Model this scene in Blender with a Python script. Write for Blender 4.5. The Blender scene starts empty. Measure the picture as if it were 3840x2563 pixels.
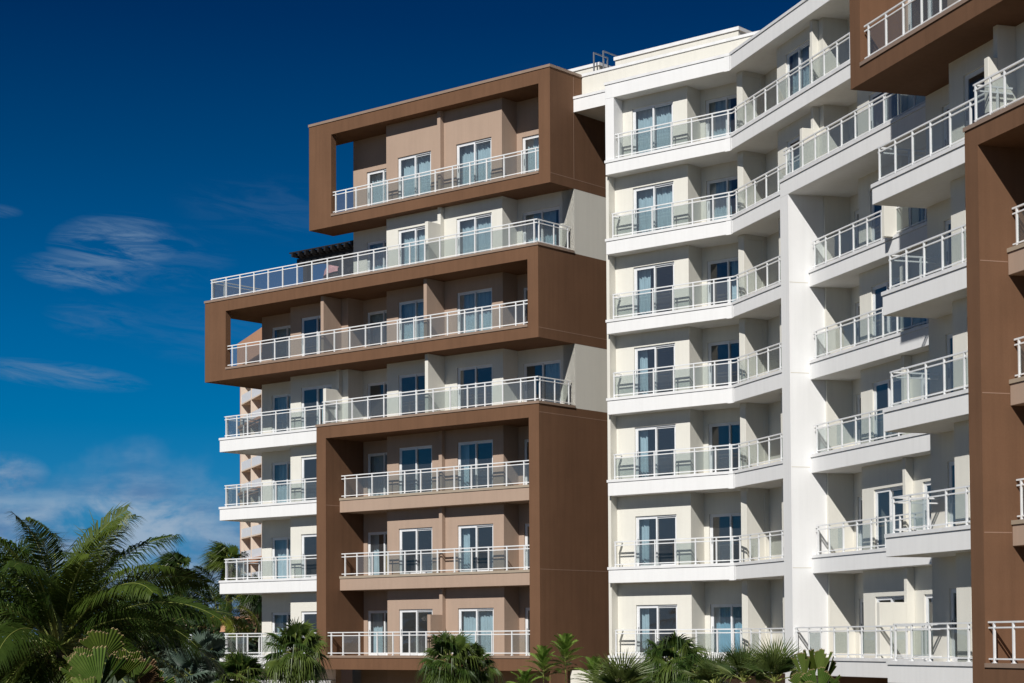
import bpy, math, random
from mathutils import Vector, Matrix
random.seed(7)
scn = bpy.context.scene
col = scn.collection
R = math.radians

# ------------------------------------------------------------------ camera
F_PX, CY, PITCH, ROLL = 7259.03, 2101.21, 4.15242298e-02, -5.20189857e-03   # for a 3840 x 2563 picture
EYE = Vector((0, 0, 5.0))
cR0 = Vector((1, 0, 0)); cF = Vector((0, math.cos(PITCH), math.sin(PITCH))); cU0 = Vector((0, -math.sin(PITCH), math.cos(PITCH)))
cR = cR0*math.cos(ROLL)+cU0*math.sin(ROLL); cU = cU0*math.cos(ROLL)-cR0*math.sin(ROLL)
cam_d = bpy.data.cameras.new('camera'); cam = bpy.data.objects.new('camera', cam_d); col.objects.link(cam)
M = Matrix((cR, cU, -cF)).transposed().to_4x4(); M.translation = EYE
cam.matrix_world = M
cam_d.sensor_fit = 'HORIZONTAL'; cam_d.sensor_width = 36; cam_d.lens = F_PX/3840*36
cam_d.shift_y = (CY-1281.5)/3840
cam_d.clip_start = 0.5; cam_d.clip_end = 20000
scn.camera = cam
def at(px, py, depth):
    return EYE + (cR*((px-1920)/F_PX) - cU*((py-CY)/F_PX) + cF)*depth

# ------------------------------------------------------------------ frames of the two facades
class Frame:
    def __init__(s, O, t):
        s.O = Vector((O[0], O[1], 0)); s.a = Vector((math.cos(t), math.sin(t), 0)); s.b = Vector((math.sin(t), -math.cos(t), 0))
    def W(s, u, v, z): return s.O + s.a*u + s.b*v + Vector((0, 0, z))
tA, tC = 2.43708271, 1.87233922
A = Frame(at(2026.6, 2517.3, 72.0), tA)
C = Frame(A.W(-7.85, 1.25, 0), tC)

# ------------------------------------------------------------------ materials
def newmat(name):
    m = bpy.data.materials.new(name); m.use_nodes = True
    nt = m.node_tree; nt.nodes.clear()
    out = nt.nodes.new('ShaderNodeOutputMaterial')
    return m, nt, out
def N(nt, t, **kw):
    n = nt.nodes.new(t)
    for k, v in kw.items():
        if k == 'ins':
            for i, val in v.items(): n.inputs[i].default_value = val
        else: setattr(n, k, v)
    return n
def stucco(name, c, var=0.06, rough=0.9, bump=0.15, streak=0.06, scale=1.0):
    m, nt, out = newmat(name)
    b = N(nt, 'ShaderNodeBsdfPrincipled', ins={'Roughness': rough}); b.inputs['Specular IOR Level'].default_value = .2
    tc = N(nt, 'ShaderNodeTexCoord')
    n1 = N(nt, 'ShaderNodeTexNoise', ins={'Scale': .55*scale, 'Detail': 6, 'Roughness': .65}); nt.links.new(tc.outputs['Object'], n1.inputs['Vector'])
    mp = N(nt, 'ShaderNodeMapping'); mp.inputs['Scale'].default_value = (3.2, 3.2, .16); nt.links.new(tc.outputs['Object'], mp.inputs['Vector'])
    n2 = N(nt, 'ShaderNodeTexNoise', ins={'Scale': 1.6, 'Detail': 4, 'Roughness': .6}); nt.links.new(mp.outputs[0], n2.inputs['Vector'])
    n3 = N(nt, 'ShaderNodeTexNoise', ins={'Scale': 28, 'Detail': 5, 'Roughness': .7}); nt.links.new(tc.outputs['Object'], n3.inputs['Vector'])
    r1 = N(nt, 'ShaderNodeMapRange', ins={1: .3, 2: .7, 3: 1-var, 4: 1+var}); nt.links.new(n1.outputs[0], r1.inputs[0])
    r2 = N(nt, 'ShaderNodeMapRange', ins={1: .42, 2: .75, 3: 1.0, 4: 1-streak*1.6}); nt.links.new(n2.outputs[0], r2.inputs[0])
    r3 = N(nt, 'ShaderNodeMapRange', ins={1: .3, 2: .7, 3: 1-var*.6, 4: 1+var*.6}); nt.links.new(n3.outputs[0], r3.inputs[0])
    mu = N(nt, 'ShaderNodeMath', operation='MULTIPLY'); nt.links.new(r1.outputs[0], mu.inputs[0]); nt.links.new(r2.outputs[0], mu.inputs[1])
    mu2 = N(nt, 'ShaderNodeMath', operation='MULTIPLY'); nt.links.new(mu.outputs[0], mu2.inputs[0]); nt.links.new(r3.outputs[0], mu2.inputs[1])
    vm = N(nt, 'ShaderNodeVectorMath', operation='SCALE'); vm.inputs[0].default_value = c; nt.links.new(mu2.outputs[0], vm.inputs['Scale'])
    nt.links.new(vm.outputs[0], b.inputs['Base Color'])
    bp = N(nt, 'ShaderNodeBump', ins={'Strength': bump, 'Distance': .01}); nt.links.new(n3.outputs[0], bp.inputs['Height']); nt.links.new(bp.outputs[0], b.inputs['Normal'])
    nt.links.new(b.outputs[0], out.inputs[0]); return m
def plain(name, c, rough=.5, metal=0, spec=.5):
    m, nt, out = newmat(name)
    b = N(nt, 'ShaderNodeBsdfPrincipled', ins={'Roughness': rough, 'Metallic': metal}); b.inputs['Specular IOR Level'].default_value = spec
    tc = N(nt, 'ShaderNodeTexCoord'); n = N(nt, 'ShaderNodeTexNoise', ins={'Scale': 3, 'Detail': 4}); nt.links.new(tc.outputs['Object'], n.inputs['Vector'])
    r = N(nt, 'ShaderNodeMapRange', ins={1: .3, 2: .7, 3: .93, 4: 1.05}); nt.links.new(n.outputs[0], r.inputs[0])
    vm = N(nt, 'ShaderNodeVectorMath', operation='SCALE'); vm.inputs[0].default_value = c; nt.links.new(r.outputs[0], vm.inputs['Scale'])
    nt.links.new(vm.outputs[0], b.inputs['Base Color']); nt.links.new(b.outputs[0], out.inputs[0]); return m
def glass(name, tint, ior=1.5, wob=0.0, gl=1.0, dust=.04):
    m, nt, out = newmat(name)
    tr = N(nt, 'ShaderNodeBsdfTransparent'); tr.inputs[0].default_value = (*tint, 1)
    g = N(nt, 'ShaderNodeBsdfGlossy', ins={'Roughness': 0.0}); g.inputs[0].default_value = (gl, gl, gl, 1)
    lw = N(nt, 'ShaderNodeLayerWeight', ins={'Blend': .5}); f0 = ((ior-1)/(ior+1))**2
    pw = N(nt, 'ShaderNodeMath', operation='POWER', ins={1: 5.0}); nt.links.new(lw.outputs['Facing'], pw.inputs[0])
    fr = N(nt, 'ShaderNodeMath', operation='MULTIPLY_ADD', ins={1: 1-f0, 2: f0}); nt.links.new(pw.outputs[0], fr.inputs[0])
    if wob:
        tc = N(nt, 'ShaderNodeTexCoord'); n = N(nt, 'ShaderNodeTexNoise', ins={'Scale': 1.3, 'Detail': 1}); nt.links.new(tc.outputs['Object'], n.inputs['Vector'])
        bp = N(nt, 'ShaderNodeBump', ins={'Strength': wob, 'Distance': .02}); nt.links.new(n.outputs[0], bp.inputs['Height'])
        nt.links.new(bp.outputs[0], g.inputs['Normal'])
    df = N(nt, 'ShaderNodeBsdfDiffuse'); df.inputs[0].default_value = (.62, .62, .64, 1)
    dm = N(nt, 'ShaderNodeMixShader', ins={0: dust}); nt.links.new(tr.outputs[0], dm.inputs[1]); nt.links.new(df.outputs[0], dm.inputs[2])
    mx = N(nt, 'ShaderNodeMixShader'); nt.links.new(fr.outputs[0], mx.inputs[0]); nt.links.new(dm.outputs[0], mx.inputs[1]); nt.links.new(g.outputs[0], mx.inputs[2])
    nt.links.new(mx.outputs[0], out.inputs[0]); return m
def leafmat(name, c1, c2, trans=.3, rough=.45, spec=.5):
    m, nt, out = newmat(name)
    b = N(nt, 'ShaderNodeBsdfPrincipled', ins={'Roughness': rough}); b.inputs['Specular IOR Level'].default_value = spec
    t = N(nt, 'ShaderNodeBsdfTranslucent')
    tc = N(nt, 'ShaderNodeTexCoord'); n = N(nt, 'ShaderNodeTexNoise', ins={'Scale': 2.2, 'Detail': 5, 'Roughness': .7}); nt.links.new(tc.outputs['Object'], n.inputs['Vector'])
    oi = N(nt, 'ShaderNodeObjectInfo')
    ad = N(nt, 'ShaderNodeMath', operation='MULTIPLY_ADD', ins={1: .55, 2: -.27}); nt.links.new(oi.outputs['Random'], ad.inputs[0])
    a2 = N(nt, 'ShaderNodeMath', operation='ADD'); nt.links.new(n.outputs[0], a2.inputs[0]); nt.links.new(ad.outputs[0], a2.inputs[1])
    r = N(nt, 'ShaderNodeMapRange', ins={1: .3, 2: .75, 3: 0, 4: 1}); nt.links.new(a2.outputs[0], r.inputs[0])
    mx = N(nt, 'ShaderNodeMix', data_type='RGBA'); mx.inputs[6].default_value = (*c1, 1); mx.inputs[7].default_value = (*c2, 1); nt.links.new(r.outputs[0], mx.inputs[0])
    nt.links.new(mx.outputs[2], b.inputs['Base Color']); nt.links.new(mx.outputs[2], t.inputs[0])
    ms = N(nt, 'ShaderNodeMixShader', ins={0: trans}); nt.links.new(b.outputs[0], ms.inputs[1]); nt.links.new(t.outputs[0], ms.inputs[2])
    nt.links.new(ms.outputs[0], out.inputs[0]); return m

WHITE = stucco('white_fascia', (.84, .84, .83), var=.018, bump=.05, streak=.03)
CREAM = stucco('cream_stucco', (.75, .73, .655), var=.025, bump=.12, streak=.03)
BROWN = stucco('brown_stucco', (.168, .089, .050), var=.08, bump=.2, streak=.08)
BROWNLINE = stucco('brown_joint', (.32, .205, .145), var=.05, bump=.1)
CREAMLINE = stucco('cream_joint', (.62, .58, .48), var=.03, bump=.1)
TAUPE = stucco('taupe_stucco', (.43, .315, .24), var=.035, bump=.15, streak=.04)
COPW = plain('white_coping', (.82, .82, .815), .45)
COPB = plain('brown_coping', (.30, .215, .16), .45)
COPT = plain('taupe_coping', (.40, .33, .25), .5)
RAILM = plain('white_rail_paint', (.80, .81, .81), .3)
FRAMEM = plain('white_window_frame', (.80, .81, .82), .35)
GLASS_R = glass('railing_glass', (.785, .825, .82), 1.55, dust=.06)
GLASS_W = glass('door_glass', (.66, .765, .80), 2.0, wob=.10, dust=.05)
TILE = plain('balcony_tiles', (.27, .215, .15), .6)
CURT = plain('pale_teal_curtain', (.66, .71, .73), .9)
CURTB = plain('blue_curtain', (.36, .55, .66), .9)
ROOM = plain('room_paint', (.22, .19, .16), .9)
ROOMF = plain('room_floor', (.14, .11, .08), .8)
BOXM = plain('cardboard', (.42, .24, .05), .8)
INK = plain('dark_ink', (.05, .035, .02), .8)
BLACKW = plain('black_timber', (.012, .011, .012), .6)
METAL = plain('grey_metal', (.36, .37, .38), .4, .6)
POLEM = plain('pale_pole_paint', (.55, .60, .63), .4)
PEACH = stucco('peach_stucco', (.55, .30, .185), var=.05)
PCREAM = stucco('pale_peach_stucco', (.78, .655, .54), var=.04)
PRAIL = plain('white_pickets', (.78, .80, .83), .5)
PINK = stucco('pink_tiles', (.62, .32, .33), var=.15)
DARKW = plain('dark_window', (.02, .025, .03), .1)

# ------------------------------------------------------------------ mesh builder
class MB:
    def __init__(s): s.v = []; s.f = []
    def quad(s, *p):
        n = len(s.v); s.v += [Vector(q) for q in p]; s.f.append(tuple(range(n, n+len(p))))
    def hexa(s, p):                       # 8 points: bottom ring 0-3, top ring 4-7
        n = len(s.v); s.v += [Vector(q) for q in p]
        for f in ((3, 2, 1, 0), (4, 5, 6, 7), (0, 1, 5, 4), (1, 2, 6, 5), (2, 3, 7, 6), (3, 0, 4, 7)): s.f.append(tuple(n+i for i in f))
    def box(s, fr, u0, u1, v0, v1, z0, z1):
        if u0 > u1: u0, u1 = u1, u0
        if v0 > v1: v0, v1 = v1, v0
        s.hexa([fr.W(u0, v0, z0), fr.W(u0, v1, z0), fr.W(u1, v1, z0), fr.W(u1, v0, z0), fr.W(u0, v0, z1), fr.W(u0, v1, z1), fr.W(u1, v1, z1), fr.W(u1, v0, z1)])
    def prism(s, pts, z0, z1):
        n = len(s.v); k = len(pts)
        s.v += [Vector((p[0], p[1], z0)) for p in pts]+[Vector((p[0], p[1], z1)) for p in pts]
        s.f.append(tuple(n+i for i in range(k))[::-1]); s.f.append(tuple(n+k+i for i in range(k)))
        for i in range(k): j = (i+1) % k; s.f.append((n+i, n+j, n+k+j, n+k+i))
    def bar(s, p, q, w, h, up=Vector((0, 0, 1))):     # box along p-q, w sideways, h along up
        d = (q-p).normalized(); sd = d.cross(up).normalized()*(w/2); uu = sd.cross(d).normalized()*(h/2)
        s.hexa([p-sd-uu, p+sd-uu, q+sd-uu, q-sd-uu, p-sd+uu, p+sd+uu, q+sd+uu, q-sd+uu])
    def tube(s, pts, rad, n=8, cap=True):
        b = len(s.v); m = len(pts)
        for i, p in enumerate(pts):
            d = (pts[min(i+1, m-1)]-pts[max(i-1, 0)]).normalized()
            x = d.cross(Vector((0, 1, .13))).normalized(); y = d.cross(x)
            r = rad[i] if isinstance(rad, (list, tuple)) else rad
            for k in range(n): t = 2*math.pi*k/n; s.v.append(Vector(p)+x*(r*math.cos(t))+y*(r*math.sin(t)))
        for i in range(m-1):
            for k in range(n): s.f.append((b+i*n+k, b+i*n+(k+1) % n, b+(i+1)*n+(k+1) % n, b+(i+1)*n+k))
        if cap: s.f.append(tuple(b+k for k in range(n))[::-1]); s.f.append(tuple(b+(m-1)*n+k for k in range(n)))
    def build(s, name, mat, parent=None, bevel=0, smooth=False, lab=None):
        me = bpy.data.meshes.new(name); O = wloc(parent) if parent else Vector((0, 0, 0))
        me.from_pydata([tuple(q-O) for q in s.v], [], s.f)
        me.materials.append(mat)
        if smooth:
            for p in me.polygons: p.use_smooth = True
        o = bpy.data.objects.new(name, me); col.objects.link(o)
        if parent: o.parent = parent
        if bevel:
            md = o.modifiers.new('bevel', 'BEVEL'); md.width = bevel; md.segments = 2; md.limit_method = 'ANGLE'; md.angle_limit = R(40)
        if lab: o['label'] = lab
        return o
def boxes(name, mat, parent, fr, lst):
    for b in lst:
        m = MB(); m.box(fr, *b); m.build(name, mat, parent)
def wloc(o):
    p = Vector((0, 0, 0))
    while o: p = p+Vector(o.location); o = o.parent
    return p
def empty(name, loc):
    o = bpy.data.objects.new(name, None); o.empty_display_size = .5; o.location = loc; col.objects.link(o); return o
def tag(o, label=None, cat=None, group=None, kind=None):
    if label: o['label'] = label
    if cat: o['category'] = cat
    if group: o['group'] = group
    if kind: o['kind'] = kind
    return o

# ------------------------------------------------------------------ levels
CAP = [4.43, 7.69, 10.93, 13.97, 16.9, 19.93, 22.88]     # top of the balcony coping
BOT = [3.86, 7.10, 10.33, 13.35, 16.36, 19.34, 22.33]    # underside of each slab
HEAD = [6.28, 9.56, 12.86, 15.83, 18.83, 21.8, 24.79]
ZSEG = [c-.28 for c in CAP]+[26.5]

hotel = empty('hotel_building', A.W(0, 0, 0))
tag(hotel, 'seven storey hotel with brown box frames, white balconies and glass railings', 'building')
POSTS = []; PANES = []

def wall(fr, pts, z0, z1, mat, opens=(), name='wall', dirv=1):
    """wall along uv points; opens: (segment, s0, s1, zb, zt) with s = coordinate u on that segment"""
    m = MB()
    for i in range(len(pts)-1):
        (ua, va), (ub, vb) = pts[i], pts[i+1]
        ops = sorted([o for o in opens if o[0] == i], key=lambda o: o[1])
        if not ops:
            m.quad(fr.W(ua, va, z0), fr.W(ub, vb, z0), fr.W(ub, vb, z1), fr.W(ua, va, z1)); continue
        lo, hi = min(ua, ub), max(ua, ub); v = va
        q = lambda a, b, c, d: m.quad(fr.W(a, v, c), fr.W(b, v, c), fr.W(b, v, d), fr.W(a, v, d)) if b-a > 1e-4 and d-c > 1e-4 else None
        x = lo
        for _, s0, s1, zb, zt in ops:
            q(x, s0, z0, z1); q(s0, s1, z0, zb); q(s0, s1, zt, z1); x = s1
            D = .14
            m.quad(fr.W(s0, v, zb), fr.W(s0, v+D, zb), fr.W(s0, v+D, zt), fr.W(s0, v, zt)); m.quad(fr.W(s1, v, zb), fr.W(s1, v+D, zb), fr.W(s1, v+D, zt), fr.W(s1, v, zt))
            m.quad(fr.W(s0, v, zt), fr.W(s1, v, zt), fr.W(s1, v+D, zt), fr.W(s0, v+D, zt)); m.quad(fr.W(s0, v, zb), fr.W(s1, v, zb), fr.W(s1, v+D, zb), fr.W(s0, v+D, zb))
        q(x, hi, z0, z1)
    return m.build(name, mat, hotel)

def curtain(fr, ua, ub, v, z0, z1, mat, parent, amp=.045):
    m = MB(); n = max(8, int(abs(ub-ua)*34)); ph = random.random()*6; fq = 40+random.random()*14
    lo = [z0+.03+.05*abs(math.sin(i*1.7+ph)) for i in range(n+1)]
    g = []
    for r, zz in enumerate((0, .5, 1)):
        for i in range(n+1):
            u = ua+(ub-ua)*i/n
            g.append(fr.W(u+.012*math.sin(i*.9+ph*2+r), v+amp*(1-.25*r)*math.sin(abs(u)*fq+ph)+amp*.5*math.sin(abs(u)*fq*.43+r*.4), lo[i]+(z1-lo[i])*zz))
    b = len(m.v); m.v += g
    for r in range(2):
        for i in range(n): k = b+r*(n+1)+i; m.f.append((k, k+1, k+n+2, k+n+1))
    return m.build('curtain', mat, parent, smooth=True)

def door(fr, s0, s1, v, zb, zt, style='none', cm=None):
    """sliding glass door set 10 cm into its opening; image left is the larger u"""
    v = v+.05
    m = MB(); w = .055; g = .003
    a, b = s0+g, s1-g
    z0, z1 = zb+g, zt-g
    mid = (a+b)/2
    m.box(fr, a, a+w, v, v+.085, z0, z1); m.box(fr, b-w, b, v, v+.085, z0, z1)
    m.box(fr, a+w, b-w, v, v+.085, z1-w, z1); m.box(fr, a+w, b-w, v, v+.085, z0, z0+.05)
    # two sashes, the left one in front
    def sash(p, q, vv):
        t = .06
        m.box(fr, p, p+t, vv, vv+.035, z0+.052, z1-w-.002); m.box(fr, q-t, q, vv, vv+.035, z0+.052, z1-w-.002)
        m.box(fr, p+t, q-t, vv, vv+.035, z1-w-.002-.055, z1-w-.002); m.box(fr, p+t, q-t, vv, vv+.035, z0+.052, z0+.132)
    sash(mid-.03, b-w-.002, v+.004); sash(a+w+.002, mid+.03, v+.045)
    o = m.build('sliding_door', FRAMEM, hotel)
    gm = MB()
    for p, q, vv in ((mid+.03, b-w-.06, v+.02), (a+w+.06, mid-.03, v+.062)):
        gm.quad(fr.W(p, vv, z0+.13), fr.W(q, vv, z0+.13), fr.W(q, vv, z1-w-.055), fr.W(p, vv, z1-w-.055))
    gm.build('glass_pane', GLASS_W, o)
    hm = MB(); hm.box(fr, b-w-.045, b-w-.025, v-.03, v+.003, z0+.85, z0+1.1); hm.build('door_handle', METAL, o)
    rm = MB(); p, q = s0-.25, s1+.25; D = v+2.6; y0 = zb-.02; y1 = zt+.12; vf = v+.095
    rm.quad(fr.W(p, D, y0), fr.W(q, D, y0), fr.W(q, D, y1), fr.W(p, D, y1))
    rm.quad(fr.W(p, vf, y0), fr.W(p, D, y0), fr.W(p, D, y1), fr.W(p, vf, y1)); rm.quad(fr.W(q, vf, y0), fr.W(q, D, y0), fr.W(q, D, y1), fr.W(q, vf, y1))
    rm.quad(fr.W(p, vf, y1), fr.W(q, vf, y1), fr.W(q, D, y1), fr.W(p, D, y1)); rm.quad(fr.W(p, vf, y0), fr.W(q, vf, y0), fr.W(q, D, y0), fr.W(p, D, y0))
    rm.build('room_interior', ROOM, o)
    cv = v+.28; W = q-p; cm = cm or CURT
    L = {'full': [(s0-.1, s1+.1)], 'none': [], 'left': [(s1-.32*(s1-s0), s1+.12)], 'strip': [(s1-.2*(s1-s0), s1+.12)], 'right': [(s0-.12, s0+.36*(s1-s0))],
         'half': [(s0+.5*(s1-s0), s1+.1)], 'halfr': [(s0-.1, s0+.52*(s1-s0))], 'ends': [(s0-.1, s0+.15*(s1-s0)), (s1-.2*(s1-s0), s1+.1)], 'most': [(s0+.22*(s1-s0), s1+.1)]}[style]
    for c0, c1 in L: curtain(fr, c0, c1, cv, zb, zt+.05, cm, o)
    return o

def slab(fr, u0, u1, v0, v1, k=None, mat=None, cop=None, z=None, ends=(0, 0), name='balcony_slab'):
    zb, zc = z if z else (BOT[k], CAP[k])
    mat = mat or WHITE; cop = cop or COPW
    m = MB(); m.box(fr, u0, u1, v0, v1, zb, zc-.1); o = m.build(name, mat, hotel, bevel=.012)
    c = MB(); lo, hi = min(u0, u1), max(u0, u1); c.box(fr, lo-ends[0], hi+ends[1], v0-.03, v0+.3, zc-.097, zc)
    c.build('coping', cop, o)
    if v1-v0 > 1:
        t = MB(); t.box(fr, lo+.3*(ends[1] > 0), hi-.3*(ends[1] > 0), v0+.31, v1, zc-.097, zc-.085); t.build('floor_tiles', TILE, o)
    return o

def railing(fr, pts, zc, posts, panes='all', ext=(.2, .2), name='railing'):
    """pts: uv polyline; posts: list (per leg) of coordinates along u (or v for return legs); ext: overhang at both ends"""
    m = MB(); g = MB(); o = empty_children = None
    tops = [(.93, .05, .04), (.805, .035, .035), (.095, .035, .035)]
    P = [Vector(fr.W(u, v, 0)) for u, v in pts]
    Q = P[:]
    d0 = (P[0]-P[1]).normalized(); d1 = (P[-1]-P[-2]).normalized()
    Q[0] = P[0]+d0*ext[0]; Q[-1] = P[-1]+d1*ext[1]
    for i in range(len(Q)-1):
        d = (Q[i+1]-Q[i]).normalized()
        for j, (h, w, t) in enumerate(tops):
            out = -fr.b*(.03 if j else .0)
            p, q = Q[i].copy(), Q[i+1].copy()
            if i > 0: p = p+d*.0
            e = w/2 if i < len(Q)-2 else 0
            m.bar(p+Vector((0, 0, zc+h)), q+d*e+Vector((0, 0, zc+h+(.0012*i))), w, t)
    for i, ps in enumerate(posts):
        a, b = P[i], P[i+1]; d = (b-a).normalized(); L = (b-a).length
        sd = Vector((d.y, -d.x, 0))
        pos = [a+d*s for s in ps]
        for k, p in enumerate(pos):
            pm = MB(); pm.bar(p+Vector((0, 0, zc+.001)), p+Vector((0, 0, zc+.909)), .05, .045, up=d)
            pm.bar(p-d*.0+Vector((0, 0, zc+.002)), p+Vector((0, 0, zc+.014)), .1, .09, up=d)
            POSTS.append([(p-EYE).length, pm, None])
            npm = len(POSTS)-1
            POSTS[npm][2] = ('pending', id(m))
        edges = list(zip(pos[:-1], pos[1:]))
        for k, (p, q) in enumerate(edges):
            if panes == 'alt' and k % 2 == 0: continue
            if panes == 'few' and k % 3 != 1: continue
            if panes == 'none' or (q-p).length < .25: continue
            p2, q2 = p+d*.045, q-d*.045; n = Vector((-d.y, d.x, 0))*.004
            g = MB(); PANES.append([((p+q)/2-EYE).length, g, ('pending', id(m))])
            g.hexa([p2-n+Vector((0, 0, zc+.135)), p2+n+Vector((0, 0, zc+.135)), q2+n+Vector((0, 0, zc+.135)), q2-n+Vector((0, 0, zc+.135)),
                    p2-n+Vector((0, 0, zc+.775)), p2+n+Vector((0, 0, zc+.775)), q2+n+Vector((0, 0, zc+.775)), q2-n+Vector((0, 0, zc+.775))])
    o = m.build(name, RAILM, hotel)
    for e in POSTS+PANES:
        if e[2] == ('pending', id(m)): e[2] = o
    return o
def steps(L, first=.2, step=.9, last=.15):
    n = max(1, round((L-first-last)/step)); return [first+(L-first-last)*i/n for i in range(n+1)]

# ------------------------------------------------------------------ WING A (brown boxes)
VB, VA = 2.2, 1.3
FLZ = lambda k: CAP[k]-.06
UD = dict(recR=(.72, 2.6), bR=(3.42, 5.28), bL=(6.65, 8.5), rL=(9.32, 11.18), b3=(12.37, 14.25), r3=(15.2, 17.07))
STY = {6: dict(recR='full', bR='full', bL='full', rL='full'), 5: dict(recR='most', bR='full', bL='full', rL='full'),
       4: dict(recR='none', bR='full', bL='full', rL='half', b3='none', r3='half'), 3: dict(recR='halfr', bR='none', bL='none', rL='none', b3='halfr', r3='full'),
       2: dict(recR='none', bR='strip', bL='none', rL='half', b3='none', r3='half'), 1: dict(recR='none', bR='strip', bL='none', rL='strip', b3='none', r3='half'),
       0: dict(recR='halfr', bR='full', bL='none', rL='left', b3='none', r3='strip')}
def a_floor(k, three, mat, mat3=None):
    z0, z1 = ZSEG[k], ZSEG[k+1]
    zb = FLZ(k); zt = HEAD[k]
    pts = [(0.0, VB), (2.87, VB), (2.87, VA), (9.15, VA), (9.15, VB), (11.4, VB)]
    seg = {0: ['recR'], 2: ['bR', 'bL'], 4: ['rL']}
    if not three: pts[-1] = (11.97, VB)
    wall(A, pts, z0, z1, mat, [(s, *UD[n], zb, zt) for s, l in seg.items() for n in l])
    names = ['recR', 'bR', 'bL', 'rL']
    if three:
        p3 = ([(11.4, VB), (11.4, VA)] if k > 2 else [(11.96, VB), (11.96, VA)])+[(14.9, VA), (14.9, VB), (17.7, VB), (17.7, 9)]
        wall(A, p3, z0, z1, mat3 or mat, [(1, *UD['b3'], zb, zt), (3, *UD['r3'], zb, zt)]); names += ['b3', 'r3']
    else:
        wall(A, [(11.97, VB), (11.97, 9)], z0, z1, mat)
    for n in names:
        door(A, *UD[n], VA if n[0] == 'b' else VB, zb, zt, STY[k][n])
for k in range(7):
    if k >= 5: a_floor(k, False, TAUPE if k == 6 else CREAM)
    elif k == 4: a_floor(k, True, TAUPE)
    elif k == 3: a_floor(k, True, CREAM)
    else: a_floor(k, True, TAUPE, CREAM)

# the three brown frames
def ring(u0, u1, z0, z1, v0, op, back_l, back_r, back, fr=A, mat=BROWN, capw=.1):
    """hollow box frame; op = (opening u0, u1, z0, z1)"""
    m = MB(); a, b, c, d = op
    lo, hi = min(u0, u1), max(u0, u1); oa, ob = min(a, b), max(a, b)
    m.box(fr, lo, hi, v0, back, d, z1)                # top
    m.box(fr, lo, hi, v0, back, z0, c)                # bottom
    m.box(fr, lo, oa, v0, back_l, c, d)
    m.box(fr, ob, hi, v0, back_r, c, d)
    o = m.build('brown_frame', mat, hotel)
    return o
def coping(parent, fr, u0, u1, v0, v1, z0, z1, mat, name='coping'):
    m = MB(); m.box(fr, u0, u1, v0, v1, z0, z1); return m.build(name, mat, parent)

b3 = ring(0, 11.95, 3.86, 13.87, 0, (.5, 11.4, 4.33, 13.37), VB, VB, VB)
m = MB(); m.box(A, 0.0, .6, VB, 4.9, 3.86, 13.87); m.build('brown_side_wall', BROWN, b3)
coping(b3, A, -.03, 11.98, -.03, 2.17, 13.873, 13.97, COPB); coping(b3, A, .5, 11.4, -.03, .35, 4.333, 4.43, COPB)
b2 = ring(0, 18.96, 16.36, 19.84, 0, (.52, 17.6, 16.8, 19.36), VB, .29, VB)
m = MB(); m.box(A, 0, .6, VB, 4.9, 16.36, 19.84); m.build('brown_side_wall', BROWN, b2)
boxes('terrace_slab', BROWN, b2, A, [(17.72, 18.96, VB, 6.5, 16.36, 16.8), (11.99, 18.96, VB, 9.5, 19.36, 19.84)])
coping(b2, A, -.03, 18.99, -.03, .35, 19.843, 19.94, COPB); coping(b2, A, .52, 17.6, -.03, .35, 16.803, 16.9, COPB); coping(b2, A, -.03, .27, .353, 2.17, 19.843, 19.94, COPB)
coping(b2, A, 18.66, 18.99, .353, 9.5, 19.843, 19.94, COPB)
b1 = ring(0, 13.17, 22.35, 26.77, .76, (.56, 11.84, 22.78, 26.24), VB, 1.05, VB)
m = MB(); m.box(A, 0, .6, VB, 4.9, 22.35, 26.77); m.build('brown_side_wall', BROWN, b1)
m = MB(); m.box(A, 0.6, 12.0, VB, 3.2, 26.3, 26.77); m.build('roof_slab', BROWN, b1)
coping(b1, A, -.03, 13.2, .73, 1.1, 26.773, 26.88, COPB); coping(b1, A, -.03, .35, 1.103, 4.9, 26.773, 26.88, COPB); coping(b1, A, .56, 11.84, .73, 1.1, 22.783, 22.88, COPB)
# white end walls between the frames (side plane)
boxes('end_wall', CREAM, hotel, A, [(0.003, .6, VB, 4.9, 13.87, 16.36), (.003, .6, VB, 4.9, 19.84, 22.35)])
# lighter render joints on the brown sides
boxes('render_joint', BROWNLINE, hotel, A, [(-.004, 0, .02+(.76 if z > 20 else 0), 4.9, z-.012, z+.012) for z in (22.72, 16.74, 13.55, 7.66)]+[(-.004, 0, 2.19, 2.212, 22.735, 26.7), (11.396, 11.4, .02, .8, 10.6, 10.625)])
boxes('render_joint', BROWNLINE, hotel, C, [(-23.694, -23.69, -4.28, -3.56, z, z+.022) for z in (7.4, 10.6, 13.65)])
# inner left wall of the lower frame
m = MB(); m.box(A, 11.404, 11.9, .0+.003, VB+.3, 4.34, 13.36)
# taupe slabs in the lower frame
for k in (1, 2): slab(A, .5, 11.4, .8, VB+.3, k, TAUPE, COPT)
# floors behind sills
boxes('balcony_floor', TILE, hotel, A, [(.56, ul, v0, VB+.2, CAP[k]-.095, CAP[k]-.075) for k, v0, ul in ((0, .36, 11.4), (4, .36, 17.6), (6, 1.12, 11.84))])
# white balconies at the left end
for k in (0, 1, 2, 3): slab(A, 11.955, 18.9, .8, VB+.25, k, ends=(0, .03))
boxes('balcony_return', WHITE, hotel, A, [(17.72, 18.9, VB+.25, 5.5, BOT[k], CAP[k]-.1) for k in range(4)])
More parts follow.
